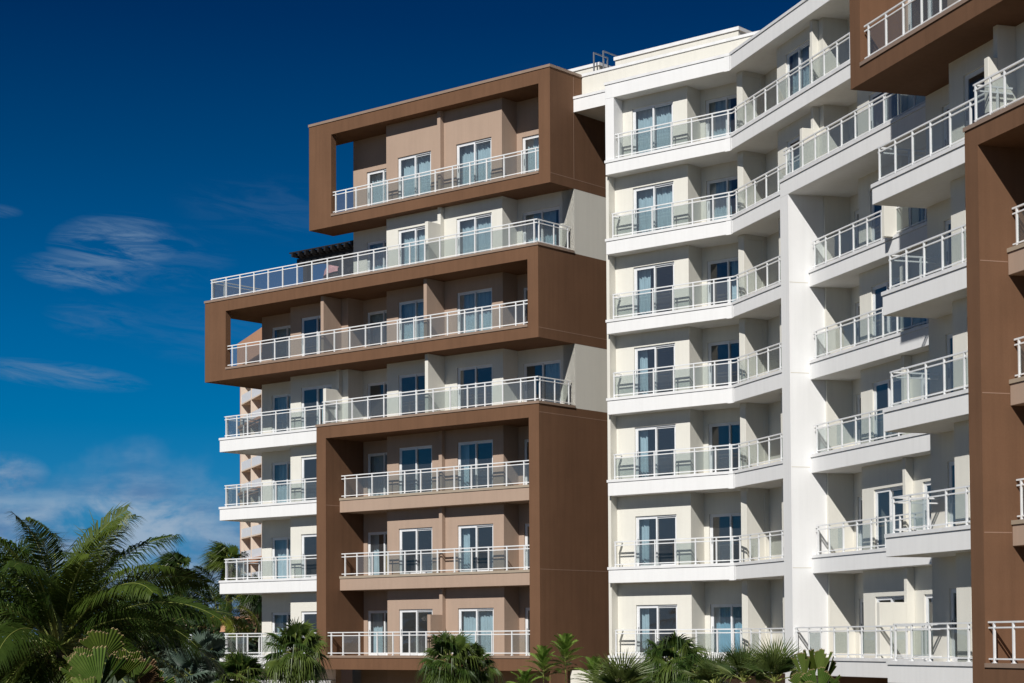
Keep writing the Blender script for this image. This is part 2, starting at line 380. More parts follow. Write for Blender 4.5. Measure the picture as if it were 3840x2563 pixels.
# party fins
def fin(fr, u, th, v0, v1, z0, z1, mat, name='privacy_wall'):
    m = MB(); m.box(fr, u-th/2, u+th/2, v0, v1, z0, z1); return m.build(name, mat, hotel, bevel=.01)
e = .01
fin(A, 6.02, .17, .25, VA, CAP[4]-.09, 19.36-.003, TAUPE); fin(A, 11.87, .17, .25, VA, CAP[4]-.09, 19.36-.003, TAUPE)
fin(A, 6.02, .17, .31, VA, CAP[3]-.09, 16.36-.003, CREAM); fin(A, 11.83, .17, 1.1, VA, CAP[3]-.09, 16.36-.003, CREAM); fin(A, 11.83, .17, .35, 1.097, CAP[3]-.09, 15.5, CREAM)
fin(A, 6.02, .17, 1.08, VA, CAP[6]-.09, 26.24-.003, TAUPE)
fin(A, 6.02, .17, 1.08, VA, CAP[5]-.09, 22.35-.003, CREAM); fin(A, 6.02, .17, .34, 1.077, CAP[5]-.05, 21.65, CREAM)
for k, zt in ((0, 7.1), (1, 10.33), (2, 13.37)): fin(A, 6.02, .17, 1.1, VA, CAP[k]-.09, zt-.003, TAUPE)
fin(A, 6.02, .17, .4, 1.097, CAP[0]-.05, 6.04, TAUPE)
# railings of wing A
def leg(a, posts): return [p-a for p in posts]
railing(A, [(18.72, 7.5), (18.72, .15), (.17, .15), (.17, 2.0)], CAP[5], [[.3, 1.2, 2.1, 3.0, 3.9, 4.8, 5.7, 6.6, 7.2], [18.72-p for p in (18.66, 17.73, 16.83, 15.94, 15.04, 14.14, 13.25, 12.36, 11.44, 10.55, 9.65, 8.75, 8.01, 7.33, 6.75, 5.93, 5.12, 4.25, 3.28, 2.43, 1.53, .3)], [.12, 1.0, 1.85]], ext=(.1, .12))
railing(A, [(11.7, .88), (.72, .88)], CAP[6], [[11.7-p for p in (11.68, 11.08, 10.48, 9.58, 8.68, 7.81, 6.9, 6.02, 5.09, 4.17, 3.3, 2.4, 1.5, .8)]], ext=(.14, .14))
railing(A, [(17.45, .12), (.7, .12)], CAP[4], [[17.45-p for p in (17.3, 16.4, 15.5, 14.6, 13.7, 12.8, 11.9, 11.0, 10.1, 9.2, 8.3, 7.4, 6.5, 5.6, 4.7, 3.8, 2.9, 2.0, 1.2, .8)]], ext=(.14, .14))
railing(A, [(11.72, 1.0), (11.72, .15), (.17, .15), (.17, 2.0)], CAP[3], [[.1], [11.72-p for p in (11.6, 10.9, 10.0, 9.1, 8.2, 7.3, 6.4, 5.5, 4.6, 3.7, 2.8, 1.9, 1.0, .3)], [.12, 1.0, 1.85]], ext=(.1, .12))
for k in (1, 2): railing(A, [(11.35, .92), (.75, .92)], CAP[k], [[11.35-p for p in (11.2, 10.51, 9.63, 8.73, 7.79, 6.91, 6.01, 5.1, 4.2, 3.33, 2.39, 1.51, .85)]], panes='alt' if k == 1 else 'all', ext=(.06, .14))
railing(A, [(11.25, .12), (.7, .12)], CAP[0], [[11.25-p for p in (11.2, 10.52, 9.59, 8.58, 7.7, 6.8, 5.9, 5.0, 4.1, 3.3, 2.47, 1.48, .75)]], panes='alt', ext=(.2, .14))
for k in (0, 1, 2, 3): railing(A, [(18.68, 5.0), (18.68, .92), (12.1, .92)], CAP[k], [steps(4.08), [18.68-p for p in (18.6, 17.9, 17.2, 16.3, 15.4, 14.5, 13.6, 12.7)]], panes='alt' if k < 2 else 'all', ext=(.1, .1))

# ------------------------------------------------------------------ MIDDLE + WING C
VM = 1.25
VMB, VMA = VM+1.4, VM+.56
hx = lambda v_a, v_c: None
def miter(va, vc):
    """world xy where the wing A line v=va meets the wing C line v=vc"""
    p, d = A.W(0, va, 0), A.a; q, e2 = C.W(0, vc, 0), C.a
    det = d.x*(-e2.y)-d.y*(-e2.x); r = q-p
    t = (r.x*(-e2.y)-r.y*(-e2.x))/det
    return p+d*t
def joint_slab(k, uc, zb=None, zc=None, back=1.6):
    zb = zb or BOT[k]; zc = zc or CAP[k]
    h0 = miter(VM, 0); h1 = miter(VM+back, back)
    m = MB(); m.prism([A.W(-2.26, VM, 0), A.W(-2.26, VM+back, 0), h1, C.W(uc, back, 0), C.W(uc, 0, 0), h0][::-1], zb, zc-.1)
    o = m.build('balcony_slab' if k is not None else 'roof_slab', WHITE, hotel, bevel=.012)
    c0 = miter(VM-.03, -.03); c1 = miter(VM+.3, .3)
    c = MB(); c.prism([A.W(-2.23, VM-.03, 0), A.W(-2.23, VM+.3, 0), c1, C.W(uc, .3, 0), C.W(uc, -.03, 0), c0][::-1], zc-.097, zc); c.build('coping', COPW, o)
    t0 = miter(VM+.31, .31); t = MB(); t.prism([A.W(-2.3, VM+.31, 0), A.W(-2.3, VM+back, 0), h1, C.W(uc, back, 0), C.W(uc, .31, 0), t0][::-1], zc-.097, zc-.085); t.build('floor_tiles', TILE, o)
    j = MB(); hz = h0
    j.prism([hz+A.a*.22-A.b*.02, hz+A.a*.22+A.b*.0-A.b*.004, hz-A.b*.004, hz-C.a*.1-C.b*.004, hz-C.a*.1-C.b*.02, hz-A.b*.012-C.b*.012], zb-.02, zc-.11); j.build('joint_cover', WHITE, o)
    return o
for k in range(6): joint_slab(k, -5.54)
joint_slab(6, -17.4)
joint_slab(None, -17.4, 25.2, 25.82, back=2.2)
# frame jamb of the top middle balcony and the thin lit end pier
m = MB(); m.box(A, -2.66, -2.26, VM, VMA-.0, CAP[6]-.1, 25.2); m.build('frame_jamb', WHITE, hotel, bevel=.012)
m = MB(); m.box(A, -2.262, -2.13, VM+.18, VMB+3, .0, BOT[6]); m.build('end_pier', CREAM, hotel)
MD = dict(b=(-4.96, -3.1), r=(-7.6, -5.82))
MS = {6: ('full', 'half'), 5: ('full', 'half'), 4: ('left', 'halfr'), 3: ('strip', 'right'), 2: ('strip', 'right'), 1: ('strip', 'none'), 0: ('strip', 'full')}
hb = miter(VMB, 1.43)
ub = (hb-A.O).dot(A.a); uc = (hb-C.O).dot(C.a)
for k in range(7):
    z0, z1 = ZSEG[k], ZSEG[k+1] if k < 6 else 25.3
    zb, zt = FLZ(k), HEAD[k]
    wall(A, [(-2.13, 6), (-2.13, VMA), (-5.6, VMA), (-5.6, VMB), (ub, VMB)], z0, z1, CREAM, [(1, *MD['b'], zb, zt), (3, *MD['r'], zb, zt)])
    door(A, *MD['b'], VMA, zb, zt, MS[k][0]); door(A, *MD['r'], VMB, zb, zt, MS[k][1], CURTB if k == 0 else None)
    # party wall at the bend
    m = MB(); h0 = C.W(0, 0, 0); d = (hb-h0).normalized(); sd = Vector((d.y, -d.x, 0)); p0 = h0+d*.42; p1 = h0+d*(1.55)
    m.prism([p0-sd*.16, p0+sd*.16, p1+sd*.16, p1-sd*.16], CAP[k]-.09, (BOT[k+1] if k < 6 else 25.2)-.003); m.build('privacy_wall', CREAM, hotel, bevel=.01)
    zr = (BOT[k+1] if k < 6 else 25.2)-.003
    m = MB(); m.prism([p0+d*.03+sd*.16, p0+d*.03+sd*.2, p1+sd*.2, p1+sd*.16], zr-.16, zr); m.prism([p1-d*.32+sd*.16, p1-d*.32+sd*.2, p1+sd*.2, p1+sd*.16], CAP[k]-.09, zr-.161); m.build('wall_trim', CREAM, hotel)
CD = dict(r1=(-2.45, -.78), b1=(-5.25, -3.46), r2=(-8.2, -6.52), b2=(-11.15, -9.33), b2m=(-14.15, -12.33), r2m=(-17.0, -15.3))
CS = {6: ('none', 'full', 'none', 'none', 'none'), 5: ('none', 'ends', 'none', 'none', 'none')}
for k in range(7):
    z0, z1 = ZSEG[k], ZSEG[k+1] if k < 6 else 25.3
    zb, zt = FLZ(k), HEAD[k]
    s = CS.get(k, ('none',)*5)
    wall(C, [(uc, 1.43), (-2.76, 1.43), (-2.76, .53), (-6.25, .53), (-6.25, 1.43), (-8.57, 1.43), (-8.57, .53), (-14.8, .53), (-14.8, 1.43), (-17.45, 1.43)], z0, z1, CREAM,
         [(0, *CD['r1'], zb, zt), (2, *CD['b1'], zb, zt)]+([(4, *CD['r2'], zb, zt), (6, *CD['b2'], zb, zt)] if k < 6 else [])+([(6, *CD['b2m'], zb, zt)] if k < 5 else []))
    door(C, *CD['r1'], 1.43, zb, zt, s[0]); door(C, *CD['b1'], .53, zb, zt, s[1]); 
    if k < 6: door(C, *CD['r2'], 1.43, zb, zt, s[2]); door(C, *CD['b2'], .53, zb, zt, s[3])
    if k < 5: door(C, *CD['b2m'], .53, zb, zt, s[4])
    top = (BOT[k+1] if k < 6 else 25.2)-.003
    fin(C, -11.7, .18, .27, .53, CAP[k]-.09, top, CREAM)
    if k >= 5: fin(C, -5.86, .18, .3, .53, CAP[k]-.09, top, CREAM)
fin(C, -11.7, .18, -.63, .267, CAP[0]-.05, 6.06, CREAM)
fin(C, -11.7, .18, -.3, .267, CAP[4]-.05, 18.5, CREAM); fin(C, -5.86, .18, -.1, .297, CAP[5]-.05, 21.6, CREAM)
# the tall white column wall and the slabs right of it
m = MB(); m.box(C, -6.14, -5.54, -.72, 1.6, .0, 19.34); col_o = m.build('column_wall', WHITE, hotel)
boxes('render_joint', CREAMLINE, col_o, C, [(-6.143, -6.14, -.7, -.04, CAP[k]-.42, CAP[k]-.40) for k in range(1, 5)])
slab(C, -17.4, -5.54, -.72, 1.7, 5)
for k in (1, 2, 3, 4): slab(C, -17.4, -6.145, 0, 1.7, k)
slab(C, -17.4, -6.145, -.72, 1.7, 0)
# ---- wing C, outer bay
V3B, V3A = -2.1, -3.0
for k in range(5):
    z0, z1 = ZSEG[k], ZSEG[k+1]; zb, zt = FLZ(k), HEAD[k]
    wall(C, [(-17.45, 1.6), (-17.45, V3B), (-20.22, V3B), (-20.22, V3A), (-23.4 if k < 4 else -26.6, V3A)], z0, z1, CREAM, [(1, -20.05, -18.3, zb, zt), (3, -22.75, -20.9, zb, zt)]+([(3, -26.1, -24.2, zb, zt)] if k == 4 else []))
    door(C, -20.05, -18.3, V3B, zb, zt, 'none'); door(C, -22.75, -20.9, V3A, zb, zt, 'none')
    if k == 4: door(C, -26.1, -24.2, V3A, zb, zt, 'none')
    slab(C, -23.12, -17.84 if k < 4 else -17.35, -3.65, -1.6, k, ends=(0, .02))
boxes('recess_wall', CREAM, hotel, C, [(-29, -26.65, -2.1, -1.9, CAP[4]-.2, 19.33), (-26.65, -26.6, -3.0, -1.95, CAP[4]-.2, 19.33)])
fin(C, -23.2, .18, -3.5, V3A, CAP[4]-.09, 19.33, CREAM); fin(C, -23.2, .18, -3.75, -3.503, CAP[4]-.05, 18.55, CREAM)
# lower right brown frame
rb = ring(-23.12, -34, 3.86, 16.77, -4.3, (-23.69, -33.4, 4.33, 16.33), V3B, V3B, V3B, fr=C)
coping(rb, C, -34, -23.09, -4.33, -3.9, 16.773, 16.87, COPB); coping(rb, C, -33.4, -23.69, -4.33, -3.95, 4.333, 4.43, COPB)
for k in range(4):
    wall(C, [(-23.69, V3A), (-33.4, V3A)], ZSEG[k] if k else 4.33, ZSEG[k+1] if k < 3 else 16.33, TAUPE, [(0, -27.2, -25.3, FLZ(k), HEAD[k])])
    door(C, -27.2, -25.3, V3A, FLZ(k), HEAD[k], ('none', 'strip', 'half', 'none')[k])
for k in (1, 2, 3): slab(C, -33.4, -23.69, -3.55, -2.9, k, TAUPE, COPT)
# upper right brown frame
ru = ring(-17.47, -34, 19.33, 27.2, -4.3, (-18.04, -33.4, 19.78, 26.5), V3B, V3B, V3B, fr=C)
coping(ru, C, -33.4, -18.04, -4.33, -3.95, 19.783, 19.88, COPB)
wall(C, [(-18.04, V3B+.1), (-18.04, V3A), (-26.6, V3A)], 19.7, 26.5, TAUPE, [(1, -20.2, -18.12, 19.85, 21.95), (1, -23.0, -21.0, 19.85, 21.95)])
door(C, -20.2, -18.12, V3A, 19.85, 21.95, 'none'); door(C, -23.0, -21.0, V3A, 19.85, 21.95, 'none')
# railings, middle and wing C: one run round the bend
def bend_rail(k, uend, posts_c, panes):
    h = miter(VM+.1, .1); uh = (h-A.O).dot(A.a); ch = (h-C.O).dot(C.a)
    # first leg in A, second in C
    o1 = railing(A, [(-2.5, VM+1.1), (-2.5, VM+.1), (uh, VM+.1)], CAP[k], [[], [.02, .93, 1.83, 2.73, 3.62, 4.52, 5.2]] if k < 6 else [[], [.32, .93, 1.83, 2.73, 3.62, 4.52, 5.2]], panes=panes, ext=(0, 0)) if k < 6 else railing(A, [(-2.72, VM+.1), (uh, VM+.1)], CAP[k], [[.1, .71, 1.6, 2.5, 3.4, 4.3, 4.98]], panes=panes, ext=(.05, 0))
    o2 = railing(C, [(ch, .1), (uend, .1)], CAP[k], [[-(p-ch) for p in posts_c]], panes=panes, ext=(0, 0))
pc = [-.25, -1.1, -1.82, -2.74, -3.7, -4.6, -5.4]
for k in range(6): bend_rail(k, -5.5, pc, 'few' if k < 1 else ('alt' if k == 1 else 'all'))
bend_rail(6, -17.3, pc+[-5.4-.9*i for i in range(1, 14)], 'all')
for k in (1, 2, 3, 4): railing(C, [(-6.35, .1), (-17.3, .1)], CAP[k], [[p-6.33 for p in (6.35, 7.14, 8.1, 9.03, 9.93, 10.85, 11.73, 12.6, 13.5, 14.4, 15.3, 16.2, 17.1)]], panes='alt' if k == 1 else 'all', ext=(.14, 0))
railing(C, [(-5.75, -.62), (-17.3, -.62)], CAP[5], [[.1, .55, 1.3, 2.2, 3.1, 4.0, 4.9, 5.8, 6.7, 7.6, 8.5, 9.4, 10.3, 11.2]], ext=(.1, 0))
railing(C, [(-6.2, -.62), (-17.3, -.62)], CAP[0], [[.02, .9, 1.75, 2.65, 3.55, 4.45, 5.35, 6.25, 7.15, 8.05, 8.95, 9.85, 10.75]], panes='alt', ext=(.05, 0))
for k in range(5):
    uL = -18.05 if k < 4 else -17.55
    railing(C, [(uL, -2.2), (uL, -3.55), (-23.05, -3.55)], CAP[k], [[.45], [.05, .9, 1.8, 2.7, 3.65, 4.6]], panes='alt' if k < 2 else 'all', ext=(0, 0))
railing(C, [(-23.9, -4.2), (-33, -4.2)], CAP[0], [[.02, .82, 1.7, 2.6, 3.5]], panes='none', ext=(.22, 0))
for k in (1, 2, 3): railing(C, [(-23.85, -3.42), (-33, -3.42)], CAP[k], [[.04, .9, 1.8, 2.7, 3.6]], ext=(.14, 0))
railing(C, [(-23.42, -3.2), (-23.42, -4.2), (-33, -4.2)], 16.87, [[.4], [.06, .7, 1.3, 2.2, 3.1, 4.0]], ext=(0, 0))
railing(C, [(-18.2, -4.2), (-33, -4.2)], 19.88, [[.12, 1.05, 1.94, 2.85, 3.75, 4.65, 5.5]], ext=(.1, 0))

# roof of the middle block
m = MB(); m.box(A, -9.5, -.003, 2.2, 4.3, 25.32, 25.82); m.build('roof_bridge', WHITE, hotel)
m = MB(); m.box(A, -9.5, -.003, 2.17, 2.5, 25.823, 25.92); m.build('coping', COPW, hotel)
m = MB(); m.box(A, -12.5, -.003, 2.73, 3.1, 25.83, 26.8); pw = m.build('parapet_wall', CREAM, hotel)
m = MB(); m.box(A, -12.53, -.003, 2.69, 3.14, 26.803, 26.91); m.build('coping', COPW, pw)
m = MB(); m.box(A, -5.08, .85, 6, 9.5, 26, 28.36); ph = m.build('roof_plant_room', CREAM, hotel)
m = MB(); m.box(A, -5.13, .9, 5.95, 9.55, 28.363, 28.5); m.build('coping', COPW, ph)
m = MB(); m.box(A, 1.68, 7, 6, 9.5, 26, 28.33); ph2 = m.build('roof_plant_room', CREAM, hotel)
m = MB(); m.box(A, 1.63, 7.05, 5.95, 9.55, 28.333, 28.46); m.build('coping', COPW, ph2)
m = MB()
for uu, zt in ((1.63, 28.75), (1.15, 28.72)):
    pts = [A.W(uu, 5.6, 26.8), A.W(uu, 5.6, zt), A.W(uu, 6.5, zt), A.W(uu, 6.5, 27.5)]
    for p, q in zip(pts[:-1], pts[1:]): m.bar(p, q+(q-p).normalized()*.02, .05, .05, up=Vector((.3, .2, .9)) if abs((q-p).z) < .1 else A.a)
m.build('roof_ladder_rail', METAL, hotel)
# roof decks and core that close the block
m = MB()
m.prism([A.W(18.9, 9, 0), A.W(18.9, 9.4, 0), A.W(-12, 9.4, 0), A.W(-12, 9, 0)], 0, 19.3)
m.build('roof_deck', COPT, hotel); m = MB(); m.prism([A.W(12, 3, 0), A.W(12, 12, 0), A.W(-14, 12, 0), A.W(-14, 3.1, 0)], 25.9, 26.2)
m.build('roof_deck', COPT, hotel)
# ground storey
boxes('ground_floor_wall', TAUPE, hotel, A, [(.1, 10.06, VB, VB+.3, 0, 3.855), (12.36, 17.7, VA+.2, VA+.5, 0, 3.855), (10.06, 12.36, VB+.8, VB+1.1, 0, 3.855), (-8.3, -2.3, VMB, VMB+.3, 0, 3.855)])
m = MB(); m.box(A, 12.36, 18.4, VA-.4, VA+.2, 0, 3.36); m.build('planter_wall', WHITE, hotel)
m = MB(); m.box(A, -2.12, .09, 1.9, 2.4, 0, 3.855); m.build('ground_floor_wall', CREAM, hotel)
m = MB(); m.box(A, 0, .08, 0.6, 1.6, 0, 3.855); m.build('ground_floor_pier', BROWN, hotel)
m = MB(); m.box(C, -5.5, .3, 1.2, 1.5, 0, 3.855); m.build('ground_floor_wall', TAUPE, hotel)
boxes('ground_floor_wall', BROWN, hotel, C, [(-17.4, -6.15, .6, .9, 0, 3.855), (-23.1, -17.4, -2.4, -2.1, 0, 3.855), (-34, -23.1, -3.8, -3.5, 0, 3.855)])

# an amber carton standing behind one glass door
cb = empty('cardboard_carton', A.W(9.95, VB+.55, FLZ(1)))
tag(cb, 'amber cardboard carton with dark print standing behind the glass door in the brown frame', 'carton')
m = MB(); m.box(A, 9.5, 10.55, VB+.45, VB+1.0, FLZ(1)+.01, FLZ(1)+.95); m.build('carton_body', BOXM, cb)
m = MB(); m.box(A, 9.5, 10.55, VB+.446, VB+.45, FLZ(1)+.30, FLZ(1)+.325); m.build('tape_line', INK, cb)
def text(s, fr, u, v, z, size, mat, parent, name='printed_text'):
    cu = bpy.data.curves.new(name, 'FONT'); cu.body = s; cu.size = size; cu.extrude = .001; cu.align_x = 'CENTER'
    o = bpy.data.objects.new(name, cu); col.objects.link(o)
    x = -fr.a; y = Vector((0, 0, 1)); n = x.cross(y)
    mt = Matrix((x, y, n)).transposed().to_4x4(); mt.translation = fr.W(u, v, z)
    dg = bpy.context.evaluated_depsgraph_get(); me = bpy.data.meshes.new_from_object(o.evaluated_get(dg)); bpy.data.objects.remove(o)
    O = wloc(parent); mt.translation = mt.translation-O; me.transform(mt)
    o = bpy.data.objects.new(name, me); me.materials.clear(); me.materials.append(mat); col.objects.link(o); o.parent = parent
text('arteholl', A, 10.0, VB+.444, FLZ(1)+.36, .17, INK, cb)
m = MB(); m.box(A, 9.9, 10.0, VB+.445, VB+.449, FLZ(1)+.66, FLZ(1)+.76); m.box(A, 9.72, 9.85, VB+.445, VB+.449, FLZ(1)+.68, FLZ(1)+.74); m.build('print_mark', INK, cb)

# railing posts: the hundred that show largest are parts of their railing, the rest one part
POSTS.sort(key=lambda e: e[0])
rest = MB()
for i, (dist, pm, par) in enumerate(POSTS):
    if i < 100: pm.build('post', RAILM, par)
    else:
        n = len(rest.v); rest.v += pm.v; rest.f += [tuple(n+j for j in f) for f in pm.f]
tag(rest.build('railing_posts', RAILM, hotel), kind='stuff')
PANES.sort(key=lambda e: e[0]); rest = MB()
for i, (dist, pm, par) in enumerate(PANES):
    if i < 100: pm.build('glass_panel', GLASS_R, par)
    else:
        n = len(rest.v); rest.v += pm.v; rest.f += [tuple(n+j for j in f) for f in pm.f]
tag(rest.build('railing_glass', GLASS_R, hotel), kind='stuff')

# ------------------------------------------------------------------ roof terrace pergola
pg = empty('pergola', A.W(16.6, 5, 19.84)); tag(pg, 'black timber pergola on the brown frame\'s roof terrace', 'pergola')
for uu, vv in ((17.75, 5), (15.45, 5), (17.75, 7.6), (15.45, 7.6), (13.1, 5)):
    m = MB(); m.box(A, uu-.13, uu+.13, vv-.13, vv+.13, 19.845, 22.25); m.build('post', BLACKW, pg)
for vv in (5, 7.6):
    m = MB(); m.box(A, 12.1, 18.25, vv-.17, vv-.08, 22.1, 22.42); m.box(A, 12.1, 18.25, vv+.08, vv+.17, 22.1, 22.42); m.build('beam', BLACKW, pg)
for i in range(15):
    uu = 18.05-i*.42
    m = MB(); m.box(A, uu-.05, uu+.05, 4.35, 8.3, 22.425, 22.62); m.build('rafter', BLACKW, pg)
for i in range(12):
    m = MB(); m.box(A, 12.0, 18.35, 4.45+i*.33, 4.53+i*.33, 22.622, 22.68); m.build('lath', BLACKW, pg)

# ------------------------------------------------------------------ peach high-rise far behind
e_t = math.atan2(.938, -.347)
Pc = at(903, 2402, 250); P = Frame(Pc, e_t)        # u away, v inward (to the right)
ht = empty('peach_hotel_tower', P.W(0, 0, 0)); tag(ht, 'tall peach hotel far behind with white picket balconies and a pink dome', 'building')
m = MB(); m.box(P, 0, -62, 1.8, 14, 0, 42.6); m.build('tower_wall', PCREAM, ht)
m = MB(); m.prism([P.W(0, 0, 0), P.W(0, 14, 0), P.W(-62, 14, 0), P.W(-62, 0, 0)], 41.7, 42.0); m.quad(P.W(.3, -.4, 41.9), P.W(-62, -.4, 41.9), P.W(-62, 4, 44.6), P.W(.3, 4, 44.6)); m.build('tower_roof', PEACH, ht)
boxes('roof_parapet', PEACH, ht, P, [(.35, -62, -.45, 2.2, 40.6, 43.7)])
fh = 2.9
for i in range(14):
    z = 1.0+i*fh
    big = (i % 3 == 2)
    m = MB(); m.box(P, .45 if big else .1, -62, -.35 if big else -.02, 1.8, z-(.28 if big else .12), z+.06); m.build('floor_band', PEACH if big else PCREAM, ht)
    if big: m = MB(); m.box(P, .3, -62, -.2, 1.8, z-.6, z-.281); m.build('floor_band', PEACH, ht)
    for j in range(5):
        m = MB()
        m.box(P, -.32-j*6, -5.88-j*6, 0, .06, z+.07, z+1.15); m.build('picket_railing', PRAIL, ht)
boxes('balcony_divider', PCREAM, ht, P, [(0.02, -.3, -.06, 1.8, 0, 41.7)]+[(-j*6+.1, -j*6-.1, -.03, 1.8, 0, 41.7) for j in range(1, 10)])
m = MB(); m.box(P, .1, 0.021, -.1, .6, 0, 41.7); m.build('corner_strip', PEACH, ht)
# pink dome with a thin pole on the tower roof
dc = P.W(-50, 3.2, 43.6); m = MB(); nr, nk = 8, 24
for i in range(nr+1):
    t = i/nr*math.pi/2
    for k in range(nk): a_ = 2*math.pi*k/nk; m.v.append(dc+Vector((5.2*math.cos(t)*math.cos(a_), 5.2*math.cos(t)*math.sin(a_), 2.7*math.sin(t))))
for i in range(nr):
    for k in range(nk): m.f.append((i*nk+k, i*nk+(k+1) % nk, (i+1)*nk+(k+1) % nk, (i+1)*nk+k))
dome = m.build('dome_roof', PINK, ht)
m = MB(); m.tube([dc+Vector((-.8, 0, 2.2)), dc+Vector((-.8, 0, 7.0))], .06, 6); m.build('finial_pole', PRAIL, dome)
m = MB(); m.tube([dc+Vector((0, 0, -3)), dc], 4.6, 24); m.build('dome_drum', PCREAM, dome)

# lower peach guest house behind the palms
gt = math.atan2(.3, -.95); gl = Frame(at(1010, 2402, 114), gt)
gh = empty('peach_guest_house', gl.W(0, 0, 0)); tag(gh, 'low peach guest house with white pilasters half hidden behind palms', 'building')
m = MB(); m.box(gl, -3, 7.5, 0, 8, 0, 6.3); m.build('wall', PEACH, gh)
m = MB(); m.box(gl, 7.503, 9.5, -1, 7, 0, 5.4); m.build('side_wing', PCREAM, gh)
for i in range(7):
    m = MB(); m.box(gl, -2.6+i*1.55, -2.25+i*1.55, -.14, -.003, 0, 6.1); m.build('pilaster', PCREAM, gh)
for i in range(6):
    m = MB(); m.box(gl, -2.0+i*1.55, -1.35+i*1.55, -.05, -.004, 4.2, 5.6); m.build('window', DARKW, gh)
m = MB(); m.box(gl, 8.2, 8.9, -1.05, -1.004, 3.6, 4.8); m.build('window', DARKW, gh)
m = MB(); m.box(gl, -1, 4.5, -2.6, -2.3, 0, 4.4); m.build('terrace_wall', PCREAM, gh)
m = MB(); m.box(gl, -3.4, 7.9, -.4, 8.4, 6.303, 6.5); m.build('roof', PEACH, gh)

# ------------------------------------------------------------------ ground
m = MB(); S = 6000
m.quad((-S, -S, 0), (S, -S, 0), (S, S, 0), (-S, S, 0))
gm, nt, out = newmat('ground_mix')
b = N(nt, 'ShaderNodeBsdfPrincipled', ins={'Roughness': .95}); tc = N(nt, 'ShaderNodeTexCoord')
n = N(nt, 'ShaderNodeTexNoise', ins={'Scale': .03, 'Detail': 6}); nt.links.new(tc.outputs['Object'], n.inputs['Vector'])
cr = N(nt, 'ShaderNodeValToRGB'); cr.color_ramp.elements[0].position = .42; cr.color_ramp.elements[0].color = (.14, .09, .038, 1); cr.color_ramp.elements[1].position = .62; cr.color_ramp.elements[1].color = (.085, .075, .03, 1)
nt.links.new(n.outputs[0], cr.inputs[0]); nt.links.new(cr.outputs[0], b.inputs['Base Color']); nt.links.new(b.outputs[0], out.inputs[0])
tag(m.build('ground', gm), kind='structure')
#VEG
# ------------------------------------------------------------------ vegetation
GREEN = leafmat('palm_green', (.028, .058, .008), (.085, .12, .018), .25, .42, .3)
YGREEN = leafmat('yellow_palm_green', (.055, .09, .010), (.17, .185, .022), .3, .42, .3)
DGREEN = leafmat('dark_palm_green', (.014, .034, .007), (.042, .072, .012), .22, .42, .3)
GREYG = leafmat('grey_palm_green', (.06, .10, .075), (.14, .19, .14), .2, .5)
SABAL = leafmat('sabal_green', (.036, .074, .013), (.115, .16, .032), .28, .42, .35)
CLIP = leafmat('clipped_leaf_green', (.085, .15, .025), (.19, .26, .06), .3, .45)
BRIGHT = leafmat('bright_leaf_green', (.12, .22, .03), (.22, .34, .06), .4, .5)
SHRUBG = leafmat('shrub_green', (.012, .03, .008), (.045, .075, .018), .2, .5)
SPIKE = leafmat('spiky_leaf_green', (.05, .09, .02), (.14, .18, .045), .25, .45)
DEAD = leafmat('dead_palm_leaf', (.12, .07, .03), (.24, .16, .08), .2, .8)
RACH = plain('palm_rachis', (.22, .25, .06), .5)
TANEDGE = plain('tan_leaf_edge', (.42, .30, .16), .8)
TRUNK = stucco('palm_trunk_bark', (.16, .12, .085), var=.35, bump=.8, scale=6)
FIBRE = stucco('palm_fibre', (.09, .055, .03), var=.4, bump=1, scale=8)
NUT = plain('green_coconut', (.22, .27, .05), .45)
ORANGE = plain('orange_palm_fruit', (.55, .26, .02), .5)

